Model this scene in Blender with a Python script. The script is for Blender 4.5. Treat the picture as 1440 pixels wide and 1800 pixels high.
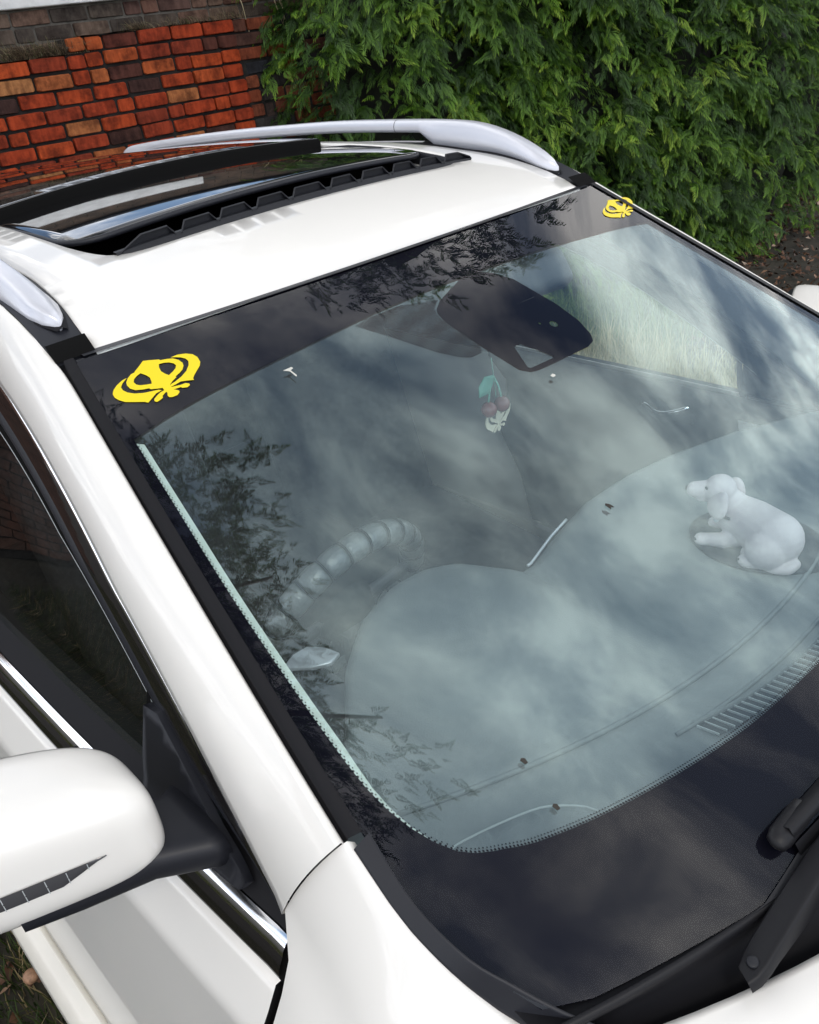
import bpy, bmesh, math, random
import numpy as np
from mathutils import Vector, Matrix
from mathutils.geometry import delaunay_2d_cdt

random.seed(7)
rng = np.random.default_rng(7)
for o in list(bpy.data.objects):
    bpy.data.objects.remove(o)
scene = bpy.context.scene
COL = scene.collection

# ------------------------------------------------------------------ camera
cam = bpy.data.cameras.new('camera')
camo = bpy.data.objects.new('camera', cam)
COL.objects.link(camo)
yaw, pitch, roll = 0.672, -0.509, -0.151
cf = Vector((math.sin(yaw)*math.cos(pitch), math.cos(yaw)*math.cos(pitch), math.sin(pitch)))
cr = Vector((math.cos(yaw), -math.sin(yaw), 0))
cu = cr.cross(cf)
c_, s_ = math.cos(roll), math.sin(roll)
cr, cu = c_*cr + s_*cu, -s_*cr + c_*cu
M = Matrix.Identity(4)
for i in range(3):
    M[i][0], M[i][1], M[i][2] = cr[i], cu[i], -cf[i]
M.translation = Vector((-1.019, -1.222, 1.932))
camo.matrix_world = M
cam.sensor_fit = 'VERTICAL'
cam.sensor_height = 36.0
cam.lens = 36.0*1483.7/1800.0
cam.clip_start = 0.02
cam.clip_end = 500
scene.camera = camo

# ------------------------------------------------------------------ world, sun, exposure
SUN_EL, SUN_AZ = 48, 200          # degrees; azimuth measured from +Y clockwise
w = bpy.data.worlds.new('World')
scene.world = w
w.use_nodes = True
nt = w.node_tree
nt.nodes.clear()
def N(tree, typ, **kw):
    n = tree.nodes.new(typ)
    for k, v in kw.items():
        if k.startswith('i_'):
            key = k[2:]
            key = int(key) if key.isdigit() else key.replace('_', ' ')
            n.inputs[key].default_value = v
        else:
            setattr(n, k, v)
    return n
def L(tree, a, b):
    tree.links.new(a, b)
sky = N(nt, 'ShaderNodeTexSky', sky_type='NISHITA', sun_disc=False)
sky.sun_elevation = math.radians(SUN_EL)
sky.sun_rotation = math.radians(SUN_AZ)
tc = N(nt, 'ShaderNodeTexCoord')
sep = N(nt, 'ShaderNodeSeparateXYZ')
L(nt, tc.outputs['Generated'], sep.inputs[0])
zc = N(nt, 'ShaderNodeMath', operation='MAXIMUM', i_1=0.0)
L(nt, sep.outputs['Z'], zc.inputs[0])
za = N(nt, 'ShaderNodeMath', operation='ADD', i_1=0.22)
L(nt, zc.outputs[0], za.inputs[0])
dx = N(nt, 'ShaderNodeMath', operation='DIVIDE'); dy = N(nt, 'ShaderNodeMath', operation='DIVIDE')
L(nt, sep.outputs['X'], dx.inputs[0]); L(nt, za.outputs[0], dx.inputs[1])
L(nt, sep.outputs['Y'], dy.inputs[0]); L(nt, za.outputs[0], dy.inputs[1])
cmb = N(nt, 'ShaderNodeCombineXYZ', i_2=6.47)
L(nt, dx.outputs[0], cmb.inputs[0]); L(nt, dy.outputs[0], cmb.inputs[1])
n1 = N(nt, 'ShaderNodeTexNoise', i_Scale=4.4, i_Detail=10.0, i_Roughness=0.57, i_Distortion=0.35)
n2 = N(nt, 'ShaderNodeTexNoise', noise_dimensions='4D', i_W=3.4, i_Scale=1.3, i_Detail=7.0, i_Roughness=0.5)
L(nt, cmb.outputs[0], n1.inputs['Vector']); L(nt, cmb.outputs[0], n2.inputs['Vector'])
r1 = N(nt, 'ShaderNodeValToRGB')           # cloud light and dark
cr1 = r1.color_ramp
cr1.elements[0].position = 0.38; cr1.elements[0].color = (3.2, 3.9, 5.2, 1)
cr1.elements[1].position = 0.64; cr1.elements[1].color = (21.5, 21.0, 20.4, 1)
e = cr1.elements.new(0.50); e.color = (9.2, 9.6, 10.4, 1)
L(nt, n1.outputs['Fac'], r1.inputs['Fac'])
r2 = N(nt, 'ShaderNodeValToRGB')           # gaps of blue between clouds
r2.color_ramp.elements[0].position = 0.36; r2.color_ramp.elements[0].color = (0, 0, 0, 1)
r2.color_ramp.elements[1].position = 0.44; r2.color_ramp.elements[1].color = (1, 1, 1, 1)
gapr = N(nt, 'ShaderNodeValToRGB')          # ragged blue break in the cloud low down
gapr.color_ramp.interpolation = 'EASE'
ge = gapr.color_ramp.elements
ge[0].position = 0.20; ge[0].color = (0, 0, 0, 1); ge[1].position = 0.44; ge[1].color = (0, 0, 0, 1)
g2_ = ge.new(0.29); g2_.color = (.10, .10, .10, 1); g3_ = ge.new(0.38); g3_.color = (.10, .10, .10, 1)
L(nt, zc.outputs[0], gapr.inputs['Fac'])
sb_ = N(nt, 'ShaderNodeMath', operation='SUBTRACT'); L(nt, n2.outputs['Fac'], sb_.inputs[0]); L(nt, gapr.outputs['Color'], sb_.inputs[1])
L(nt, sb_.outputs[0], r2.inputs['Fac'])
mx = N(nt, 'ShaderNodeMix', data_type='RGBA')
L(nt, r2.outputs['Color'], mx.inputs['Factor'])
L(nt, sky.outputs[0], mx.inputs['A']); L(nt, r1.outputs['Color'], mx.inputs['B'])
el_ = N(nt, 'ShaderNodeMapRange'); el_.inputs['From Min'].default_value = 0.0; el_.inputs['From Max'].default_value = 1.0
el_.inputs['To Min'].default_value = 1.75; el_.inputs['To Max'].default_value = 0.80
L(nt, zc.outputs[0], el_.inputs['Value'])
vm = N(nt, 'ShaderNodeVectorMath', operation='SCALE')
L(nt, mx.outputs['Result'], vm.inputs[0]); L(nt, el_.outputs[0], vm.inputs['Scale'])
bg = N(nt, 'ShaderNodeBackground', i_Strength=0.11)
L(nt, vm.outputs[0], bg.inputs['Color'])
wo = N(nt, 'ShaderNodeOutputWorld')
L(nt, bg.outputs[0], wo.inputs['Surface'])

sun = bpy.data.lights.new('sun', 'SUN')
sun.energy = 0.9
sun.angle = math.radians(14)
sun.color = (1.0, 0.93, 0.83)
suno = bpy.data.objects.new('sun', sun)
COL.objects.link(suno)
az, el = math.radians(SUN_AZ), math.radians(SUN_EL)
sd = Vector((math.sin(az)*math.cos(el), math.cos(az)*math.cos(el), math.sin(el)))
suno.rotation_euler = sd.to_track_quat('Z', 'Y').to_euler()
suno.location = sd*30

vs = scene.view_settings
vs.view_transform = 'Standard'
vs.look = 'None'
vs.exposure = 0.05
vs.gamma = 1.0
vs.use_curve_mapping = False
scene.render.engine = 'CYCLES'
scene.cycles.transparent_max_bounces = 24
scene.cycles.max_bounces = 10

# ------------------------------------------------------------------ material helpers
MATS = {}
def mat(name, col, rough=0.5, metal=0.0, coat=0.0, spec=0.5, noise=0.0, nscale=30.0, bump=0.0, bscale=200.0,
        col2=None, coatrough=0.03, detail=4.0):
    m = bpy.data.materials.new(name); m.use_nodes = True
    t = m.node_tree; b = t.nodes['Principled BSDF']
    b.inputs['Base Color'].default_value = (*col, 1)
    b.inputs['Roughness'].default_value = rough
    b.inputs['Metallic'].default_value = metal
    b.inputs['Coat Weight'].default_value = coat
    b.inputs['Coat Roughness'].default_value = coatrough
    b.inputs['Specular IOR Level'].default_value = spec
    tcn = N(t, 'ShaderNodeTexCoord')
    if noise or col2:
        nz = N(t, 'ShaderNodeTexNoise', i_Scale=nscale, i_Detail=detail, i_Roughness=0.6)
        L(t, tcn.outputs['Object'], nz.inputs['Vector'])
        rp = N(t, 'ShaderNodeValToRGB')
        a = col2 if col2 else tuple(max(0, c*(1-noise)) for c in col)
        bcol = col if col2 else tuple(min(1, c*(1+noise)) for c in col)
        rp.color_ramp.elements[0].color = (*a, 1); rp.color_ramp.elements[0].position = 0.35
        rp.color_ramp.elements[1].color = (*bcol, 1); rp.color_ramp.elements[1].position = 0.65
        L(t, nz.outputs['Fac'], rp.inputs['Fac'])
        L(t, rp.outputs['Color'], b.inputs['Base Color'])
    if bump:
        nb = N(t, 'ShaderNodeTexNoise', i_Scale=bscale, i_Detail=4.0)
        L(t, tcn.outputs['Object'], nb.inputs['Vector'])
        bp = N(t, 'ShaderNodeBump', i_Strength=bump, i_Distance=0.002)
        L(t, nb.outputs['Fac'], bp.inputs['Height'])
        L(t, bp.outputs['Normal'], b.inputs['Normal'])
    MATS[name] = m
    return m

def glass_mat(name, tint, ior, dust=0.0, rough=0.0, tintr=(1, 1, 1)):
    """thin pane: tinted see-through + surface reflection + a light film of dust"""
    m = bpy.data.materials.new(name); m.use_nodes = True
    t = m.node_tree; t.nodes.clear()
    out = N(t, 'ShaderNodeOutputMaterial')
    tr = N(t, 'ShaderNodeBsdfTransparent', i_Color=(*tint, 1))
    gl = N(t, 'ShaderNodeBsdfGlossy', i_Color=(*tintr, 1), i_Roughness=rough)
    r0 = ((ior-1)/(ior+1))**2
    geo = N(t, 'ShaderNodeNewGeometry'); dt = N(t, 'ShaderNodeVectorMath', operation='DOT_PRODUCT')
    L(t, geo.outputs['Incoming'], dt.inputs[0]); L(t, geo.outputs['Normal'], dt.inputs[1])
    ab = N(t, 'ShaderNodeMath', operation='ABSOLUTE'); L(t, dt.outputs['Value'], ab.inputs[0])
    om = N(t, 'ShaderNodeMath', operation='SUBTRACT', i_0=1.0, use_clamp=True); L(t, ab.outputs[0], om.inputs[1])
    pw_ = N(t, 'ShaderNodeMath', operation='POWER', i_1=5.0); L(t, om.outputs[0], pw_.inputs[0])
    fr = N(t, 'ShaderNodeMath', operation='MULTIPLY_ADD', i_1=1-r0, i_2=r0); L(t, pw_.outputs[0], fr.inputs[0])
    m1 = N(t, 'ShaderNodeMixShader'); m2 = N(t, 'ShaderNodeMixShader')
    df = N(t, 'ShaderNodeBsdfDiffuse', i_Color=(0.55, 0.56, 0.55, 1))
    tcn = N(t, 'ShaderNodeTexCoord')
    nz = N(t, 'ShaderNodeTexNoise', i_Scale=9.0, i_Detail=6.0, i_Roughness=0.65)
    L(t, tcn.outputs['Object'], nz.inputs['Vector'])
    ma = N(t, 'ShaderNodeMapRange'); ma.inputs['To Min'].default_value = dust*0.5; ma.inputs['To Max'].default_value = dust*1.5
    ma.inputs['From Min'].default_value = 0.3; ma.inputs['From Max'].default_value = 0.7
    L(t, nz.outputs['Fac'], ma.inputs['Value'])
    L(t, ma.outputs[0], m1.inputs['Fac'])
    L(t, tr.outputs[0], m1.inputs[1]); L(t, df.outputs[0], m1.inputs[2])
    L(t, fr.outputs[0], m2.inputs['Fac'])
    L(t, m1.outputs[0], m2.inputs[1]); L(t, gl.outputs[0], m2.inputs[2])
    L(t, m2.outputs[0], out.inputs['Surface'])
    MATS[name] = m
    return m

white = mat('white_paint', (0.81, 0.79, 0.75), rough=0.35, coat=0.7, coatrough=0.02, noise=0.012, nscale=3.0)
dirty = mat('white_paint_dusty', (0.72, 0.69, 0.62), rough=0.42, coat=0.5, coatrough=0.15, noise=0.05, nscale=6.0)
blackp = mat('black_plastic', (0.012, 0.013, 0.017), rough=0.5, spec=.35, bump=0.15, bscale=900)
mattb = mat('matte_black_trim', (0.013, 0.014, 0.019), rough=0.46, spec=.35, bump=0.05, bscale=900)
gloss = mat('gloss_black', (0.010, 0.009, 0.009), rough=0.06, coat=0.6)
rubber = mat('rubber', (0.008, 0.008, 0.010), rough=0.6, spec=.2)
gapb = mat('panel_gap', (0.004, 0.004, 0.004), rough=0.9, spec=0.1)
silver = mat('satin_silver', (0.66, 0.67, 0.72), rough=0.32, metal=0.35, coat=0.3)
chrome = mat('chrome', (0.85, 0.85, 0.86), rough=0.08, metal=1.0)
frit = mat('black_frit', (0.004, 0.004, 0.008), rough=0.9, spec=0.0)
band = mat('sun_strip_film', (0.007, 0.007, 0.012), rough=0.9, spec=0.0)
mint = mat('pale_glass_edge', (0.74, 0.77, 0.69), rough=0.5, spec=0.2)
yellow = mat('yellow_vinyl', (0.80, 0.62, 0.004), rough=0.4)
dashm = mat('dashboard_plastic', (0.16, 0.175, 0.18), rough=0.55, noise=0.05, nscale=5, bump=0.4, bscale=420)
dashd = mat('dashboard_dark_plastic', (0.085, 0.09, 0.10), rough=0.5, bump=0.3, bscale=420)
cabin = mat('cabin_dark', (0.022, 0.024, 0.027), rough=0.8, spec=.15, noise=0.2, nscale=8)
cardb = mat('door_card_black', (0.010, 0.010, 0.012), rough=0.7, spec=.2)
wiperb = mat('wiper_black', (0.007, 0.007, 0.009), rough=0.5, spec=.3)
headl = mat('headliner_cloth', (0.30, 0.30, 0.29), rough=0.9)
cloth = mat('seat_cloth', (0.035, 0.036, 0.04), rough=0.85, noise=0.25, nscale=60, bump=0.4, bscale=700)
leather = mat('wheel_cover_leather', (0.15, 0.158, 0.162), rough=0.3, spec=1.0, bump=1.0, bscale=130)
dogm = mat('dog_resin', (0.62, 0.55, 0.56), rough=0.55, noise=0.05, nscale=18, bump=0.25, bscale=260)
dogd = mat('dog_dark_paint', (0.03, 0.025, 0.025), rough=0.4)
pale = mat('pale_grille', (0.42, 0.45, 0.46), rough=0.5)
greenp = mat('green_leaf_plastic', (0.22, 0.56, 0.42), rough=0.4)
cherry = mat('cherry_red', (0.26, 0.10, 0.095), rough=0.12, coat=0.5)
ivory = mat('ivory_plastic', (0.80, 0.72, 0.55), rough=0.4)
lampm = mat('smoked_lens', (0.06, 0.06, 0.065), rough=0.12, coat=0.5)
tyre = mat('tyre_rubber', (0.02, 0.02, 0.021), rough=0.8, noise=0.2, nscale=40)
alloy = mat('alloy', (0.5, 0.5, 0.52), rough=0.3, metal=0.9)
wsg = glass_mat('windscreen_glass', (0.95, 0.975, 0.975), 1.44, dust=0.002)
wsi = glass_mat('windscreen_inner_coating', (0.88, 0.96, 0.97), 2.02, dust=0.025, tintr=(.72, .95, .98))
sideg = glass_mat('side_window_glass', (0.93, 0.96, 0.94), 1.45, dust=0.002)
darkg = glass_mat('privacy_glass', (0.10, 0.11, 0.11), 1.6, dust=0.01)
roofg = mat('roof_glass', (0.006, 0.006, 0.007), rough=0.03, coat=1.0, spec=0.8)
redl = mat('red_lens', (0.35, 0.01, 0.01), rough=0.1, coat=0.5)
clearl = mat('lamp_lens', (0.5, 0.5, 0.5), rough=0.05, metal=0.6)

# ------------------------------------------------------------------ mesh helpers
def link(o, parent=None):
    COL.objects.link(o)
    if parent is not None:
        o.parent = parent
    return o
def mk(name, verts, faces, m, parent=None, smooth=True, mods=(), thick=0.0, offset=-1.0, bevel=0.0, subs=0, recalc=True):
    me = bpy.data.meshes.new(name)
    me.from_pydata([tuple(map(float, v)) for v in verts], [], [tuple(int(i) for i in f) for f in faces])
    me.update()
    if recalc:
        bm = bmesh.new(); bm.from_mesh(me)
        bmesh.ops.remove_doubles(bm, verts=bm.verts, dist=1e-6)
        bmesh.ops.recalc_face_normals(bm, faces=bm.faces)
        bm.to_mesh(me); bm.free()
    o = bpy.data.objects.new(name, me)
    me.materials.append(m)
    if smooth:
        for p in me.polygons: p.use_smooth = True
    if thick:
        md = o.modifiers.new('solid', 'SOLIDIFY'); md.thickness = thick; md.offset = offset
    if bevel:
        md = o.modifiers.new('bevel', 'BEVEL'); md.width = bevel; md.segments = 2; md.limit_method = 'ANGLE'
        md.angle_limit = math.radians(35); md.harden_normals = False
    if subs:
        md = o.modifiers.new('sub', 'SUBSURF'); md.levels = subs; md.render_levels = subs
    return link(o, parent)
def tag(o, label=None, cat=None, group=None, kind=None):
    if label: o['label'] = label
    if cat: o['category'] = cat
    if group: o['group'] = group
    if kind: o['kind'] = kind
    return o
def empty(name, loc=(0, 0, 0)):
    o = bpy.data.objects.new(name, None); o.location = loc; o.empty_display_size = 0.2
    return link(o)
def resample(pts, n):
    p = np.array(pts, float)
    d = np.r_[0, np.cumsum(np.linalg.norm(np.diff(p, axis=0), axis=1))]
    t = np.linspace(0, d[-1], n)
    return np.stack([np.interp(t, d, p[:, i]) for i in range(p.shape[1])], 1)
def smoothc(pts, n):
    """Catmull-Rom through the points, resampled evenly"""
    p = np.array(pts, float)
    q = np.vstack([2*p[0]-p[1], p, 2*p[-1]-p[-2]])
    out = []
    for i in range(1, len(q)-2):
        for t in np.linspace(0, 1, 14, endpoint=False):
            a, b, c, d = q[i-1], q[i], q[i+1], q[i+2]
            out.append(0.5*((2*b)+(-a+c)*t+(2*a-5*b+4*c-d)*t*t+(-a+3*b-3*c+d)*t**3))
    out.append(p[-1])
    return resample(out, n)
def loft(secs, closed=False, capends=False):
    V = []; F = []
    n = len(secs[0])
    for s in secs: V += [tuple(p) for p in s]
    for i in range(len(secs)-1):
        for j in range(n if closed else n-1):
            a = i*n+j; b = i*n+(j+1) % n
            F.append((a, b, b+n, a+n))
    if capends and closed:
        F.append(tuple(range(n))[::-1]); F.append(tuple(range((len(secs)-1)*n, len(secs)*n)))
    return V, F
def tube_vf(path, r, n=8, cap=True):
    p = np.array(path, float)
    rr = np.full(len(p), r) if np.isscalar(r) else np.array(r, float)
    secs = []
    t = np.gradient(p, axis=0); t /= np.linalg.norm(t, axis=1)[:, None]+1e-12
    up = np.array([0, 0, 1.0]) if abs(t[0][2]) < 0.9 else np.array([1.0, 0, 0])
    for i in range(len(p)):
        a = np.cross(t[i], up); a /= np.linalg.norm(a)+1e-12
        b = np.cross(a, t[i]); up = b
        secs.append([p[i]+rr[i]*(math.cos(u)*a+math.sin(u)*b) for u in np.linspace(0, 2*math.pi, n, endpoint=False)])
    return loft(secs, True, cap)
def tube(name, path, r, m, parent=None, n=8, **k):
    V, F = tube_vf(path, r, n); return mk(name, V, F, m, parent, **k)
def boxvf(c, s, rot=None):
    c = np.array(c, float); s = np.array(s, float)/2
    V = [np.array([x, y, z])*s for x in (-1, 1) for y in (-1, 1) for z in (-1, 1)]
    if rot is not None: V = [np.array(rot @ Vector(v)) for v in V]
    V = [c+v for v in V]
    F = [(0, 1, 3, 2), (4, 6, 7, 5), (0, 4, 5, 1), (2, 3, 7, 6), (0, 2, 6, 4), (1, 5, 7, 3)]
    return V, F
def box(name, c, s, m, parent=None, bevel=0.0, rot=None, **k):
    V, F = boxvf(c, s, rot)
    return mk(name, V, F, m, parent, smooth=bevel > 0, bevel=bevel, **k)
def join(*vfs):
    V = []; F = []
    for v, f in vfs:
        k = len(V); V += list(v); F += [tuple(i+k for i in q) for q in f]
    return V, F
def inpoly(P, poly):
    poly = np.asarray(poly, float); x, y = P[:, 0], P[:, 1]
    r = np.zeros(len(P), bool); j = len(poly)-1
    for i in range(len(poly)):
        xi, yi = poly[i]; xj, yj = poly[j]
        c = ((yi > y) != (yj > y)) & (x < (xj-xi)*(y-yi)/(yj-yi+1e-15)+xi)
        r ^= c; j = i
    return r
def flat_patch(outers, holes, step):
    """constrained triangulation of (union of outers) minus holes with inner grid points -> 2D verts, faces"""
    V = []; E = []
    for poly in list(outers)+list(holes):
        k = len(V); n = len(poly)
        V += [Vector(p) for p in poly]; E += [(k+i, k+(i+1) % n) for i in range(n)]
    allp = np.vstack([np.array(o) for o in outers])
    lo, hi = allp.min(0), allp.max(0)
    g = np.array([(x, y) for x in np.arange(lo[0]+step/2, hi[0], step) for y in np.arange(lo[1]+step/2, hi[1], step)])
    if len(g):
        ins = np.zeros(len(g), bool)
        for o in outers: ins |= inpoly(g, o)
        for h in holes: ins &= ~inpoly(g, h)
        V += [Vector(p) for p in g[ins]]
    res = delaunay_2d_cdt(V, E, [], 0, 1e-7)
    vv = np.array([tuple(v) for v in res[0]]); ff = res[2]
    cc = np.array([vv[list(f)].mean(0) for f in ff])
    ins = np.zeros(len(cc), bool)
    for o in outers: ins |= inpoly(cc, o)
    for h in holes: ins &= ~inpoly(cc, h)
    return vv, [f for f, k in zip(ff, ins) if k]
def densify(poly, d, closed=True):
    out = []
    n = len(poly)
    for i in range(n if closed else n-1):
        a = np.array(poly[i], float); b = np.array(poly[(i+1) % n], float)
        k = max(1, int(np.linalg.norm(b-a)/d))
        for t in range(k): out.append(tuple(a+(b-a)*t/k))
    if not closed: out.append(tuple(poly[-1]))
    return out

# ------------------------------------------------------------------ car surfaces
# car frame: x across (steering wheel on -x), y rearwards, z up; origin on the ground under the windscreen header
def wsy(x, z):
    u = 1.6-z
    return .03-1.9*u+(.04+.5*u)*(x*x-(.64+.26*u)**2)
def wsn(x, z):
    e = 1e-4
    n = np.array([-(wsy(x+e, z)-wsy(x-e, z))/(2*e), 1.0, -(wsy(x, z+e)-wsy(x, z-e))/(2*e)])
    n = -n/np.linalg.norm(n)
    return n                                   # points out (forward and up)
def wsp(x, z, off=0.0):
    return np.array([x, wsy(x, z), z])+off*wsn(x, z)
def ccw(V, f):
    a, b, c = (V[i] for i in f[:3]); return (b[0]-a[0])*(c[1]-a[1])-(b[1]-a[1])*(c[0]-a[0]) > 0
def ws_patch(name, outers, holes, m, parent, step=0.03, off=0.0, dens=0.02, **k):
    V, F = flat_patch([densify(o, dens) for o in outers], [densify(h, dens) for h in holes], step)
    F = [f if ccw(V, f) else f[::-1] for f in F]
    o = mk(name, [wsp(x, z, off) for x, z in V], F, m, parent, recalc=False, **k)
    o.data.normals_split_custom_set_from_vertices([tuple(wsn(x, z)) for x, z in V])
    return o
def roofz(x, y):
    return 1.592+.145*(1-math.exp(-y/.22))-.10*x*x*min(1, max(.1, .3+y*2))-.028*max(0, y-.8)**2
def sx(y, z):
    t = min(max((y+.6)/.95, 0), 1.4)
    pl = -.055*t+.02*t*t
    if y > 1.4: pl += .03*(y-1.4)
    if z > 1.10: x = -.79+.27*(z-1.10)+.10*max(0, z-1.35)
    elif z > .95: x = -.79-.55*(1.10-z)
    elif z > .45: x = -.8725-.105*(.95-z)
    else: x = -.925-.14*(.45-z)
    return x+pl
def mir(pts): return [(-p[0], p[1], p[2]) for p in pts]

car = tag(empty('white_car'), 'white SUV with open sunroof and yellow emblems on its black windscreen sun strip', 'car')
BOTH = (1, -1)
def S(pts, s):                                 # mirror for the far side (s=-1)
    return [(p[0]*s, p[1], p[2]) for p in pts]

# --- windscreen glass
gl_left = [(-.612, 1.588), (-.622, 1.578), (-.632, 1.545), (-.641, 1.508), (-.655, 1.455), (-.673, 1.388), (-.700, 1.306), (-.719, 1.224), (-.724, 1.195), (-.722, 1.172), (-.712, 1.148), (-.693, 1.127), (-.650, 1.122)]
glass_outline = gl_left+[(-.46, 1.119), (-.2, 1.121), (0, 1.122), (.2, 1.121), (.46, 1.119)]+[(-x, z) for x, z in gl_left[::-1]]+[(.36, 1.5915), (.15, 1.5925), (0, 1.593), (-.15, 1.5925), (-.36, 1.5915)]
frit_left = [(-.624, 1.507), (-.640, 1.451), (-.661, 1.378), (-.675, 1.316), (-.684, 1.264), (-.6845, 1.239), (-.677, 1.220), (-.663, 1.205), (-.645, 1.1965), (-.612, 1.191), (-.576, 1.187), (-.482, 1.183), (-.314, 1.181), (-.146, 1.183)]
frit_left = [tuple(p) for p in smoothc(frit_left, 60)]
band_low = [(-.624, 1.507), (-.565, 1.515), (-.477, 1.523), (-.33, 1.531), (-.173, 1.538), (-.098, 1.540), (0.03, 1.5415), (.173, 1.540), (.33, 1.5355), (.477, 1.528), (.565, 1.522), (.630, 1.515)]
band_low = [tuple(p) for p in smoothc(band_low, 50)]
fr_right = [(-x, z) for x, z in frit_left][::-1]
fr_right = [(x+.006*(1 if z > 1.3 else 0), z) for x, z in fr_right]
clear = frit_left+[(0, 1.184)]+fr_right[:-1]+band_low[::-1][:-1]
wscr = ws_patch('windscreen', [glass_outline], [], wsg, car, step=.022, dens=.012)
ws_patch('black_border', [glass_outline], [clear], frit, wscr, step=.03, off=-.004, dens=.012)
ws_patch('inner_pane_surface', [clear], [], wsi, wscr, step=.022, off=-.0054, dens=.012)
# pale lining just inside the border on the driver's side
lin = [p for p in frit_left if p[1] > 1.1968]
li2 = []
for i, p in enumerate(lin):
    a = np.array(lin[max(i-1, 0)]); b = np.array(lin[min(i+1, len(lin)-1)])
    t = (b-a)/np.linalg.norm(b-a); nrm = np.array([-t[1], t[0]])
    wdt = .0110*min(1, (len(lin)-1-i)/6.0+.02)
    li2.append(tuple(np.array(p)+nrm*wdt))
V, F = loft([[wsp(*p, -.0115) for p in lin], [wsp(*p, -.0130) for p in li2]])
mk('pillar_lining_edge', V, F, mint, car)
# halftone dots along the inner edge of the border
dots = []
edge = np.array(densify(frit_left, .0034, False)+densify([(-.146, 1.183), (0, 1.184)]+[(-x, z) for x, z in frit_left[::-1][:40]], .0034, False))
for row in (0, 1):
    for i in range(1, len(edge)-1):
        t = edge[i+1]-edge[i-1]; t /= np.linalg.norm(t)+1e-9; nrm = np.array([-t[1], t[0]])
        p = edge[i]+nrm*(.0006+.0017*row)+t*(.0017*(row % 2)); r = (.0011, .0007)[row]
        k = [wsp(p[0]+r*math.cos(a), p[1]+.62*r*math.sin(a), -.0035) for a in np.arange(6)*math.pi/3]
        dots.append((k, [tuple(range(6))]))
tag(mk('border_dots', *join(*dots), frit, wscr, smooth=False), kind='stuff')
# sensor patch behind the mirror
sensor = [(.098, 1.545), (.135, 1.534), (.158, 1.519), (.172, 1.478), (.170, 1.455), (.158, 1.439), (.145, 1.432), (.121, 1.4295), (-.006, 1.4315), (-.023, 1.433), (-.036, 1.439), (-.047, 1.471), (-.054, 1.503), (-.050, 1.515), (-.043, 1.520), (-.020, 1.527), (.010, 1.532), (.06, 1.540)]
tri = [(.002, 1.459), (.019, 1.459), (.044, 1.4365), (.040, 1.4350), (-.015, 1.4358), (-.019, 1.4375)]
hole = [(.118+.0075*math.cos(a), 1.462+.0034*math.sin(a)) for a in np.linspace(0, 2*math.pi, 16, endpoint=False)]
hole2 = [(.095+.002*math.cos(a), 1.468+.0012*math.sin(a)) for a in np.linspace(0, 2*math.pi, 8, endpoint=False)]
ws_patch('sensor_patch', [sensor], [tri, hole, hole2], frit, wscr, step=.02, off=-.0045, dens=.008)
# fine dot screen either side of the sensor patch
def dotmat(name, cover, sc):
    m = bpy.data.materials.new(name); m.use_nodes = True
    t = m.node_tree; t.nodes.clear()
    out = N(t, 'ShaderNodeOutputMaterial'); mi = N(t, 'ShaderNodeMixShader')
    tr = N(t, 'ShaderNodeBsdfTransparent'); df = N(t, 'ShaderNodeBsdfDiffuse', i_Color=(.012, .012, .016, 1))
    tcn = N(t, 'ShaderNodeTexCoord')
    mp = N(t, 'ShaderNodeMapping'); mp.inputs['Scale'].default_value = (sc, sc*.6, sc*1.2)
    vo = N(t, 'ShaderNodeTexVoronoi', voronoi_dimensions='3D'); vo.inputs['Scale'].default_value = 1.0; vo.inputs['Randomness'].default_value = 0.0
    lt = N(t, 'ShaderNodeMath', operation='LESS_THAN', i_1=cover)
    L(t, tcn.outputs['Object'], mp.inputs[0]); L(t, mp.outputs[0], vo.inputs['Vector'])
    L(t, vo.outputs['Distance'], lt.inputs[0]); L(t, lt.outputs[0], mi.inputs['Fac'])
    L(t, tr.outputs[0], mi.inputs[1]); L(t, df.outputs[0], mi.inputs[2]); L(t, mi.outputs[0], out.inputs['Surface'])
    return m
dm = dotmat('dot_screen', .47, 620)
ws_patch('dot_screen', [[(-.098, 1.538), (-.174, 1.5365), (-.198, 1.534), (-.185, 1.525), (-.170, 1.515), (-.126, 1.483), (-.100, 1.470), (-.083, 1.466), (-.060, 1.466), (-.0485, 1.472), (-.0555, 1.503), (-.052, 1.516), (-.044, 1.522), (-.02, 1.529)]], [], dm, wscr, step=.02, off=-.0048)

# sun strip film on the outside of the glass, a hair under the surface sheet
strip_o = [(x, z) for x, z in glass_outline if z > 1.5]
strip_poly = [p for p in gl_left if p[1] > 1.5][::-1]+[(-.36, 1.590), (0, 1.5918), (.36, 1.590)]+[(-x, z) for x, z in gl_left if z > 1.5]+band_low[::-1]
strip_poly = [(x*.997, min(z, 1.589)) for x, z in strip_poly]
ws_patch('sun_strip', [strip_poly], [], band, wscr, step=.03, off=-.0025, dens=.012)

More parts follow.
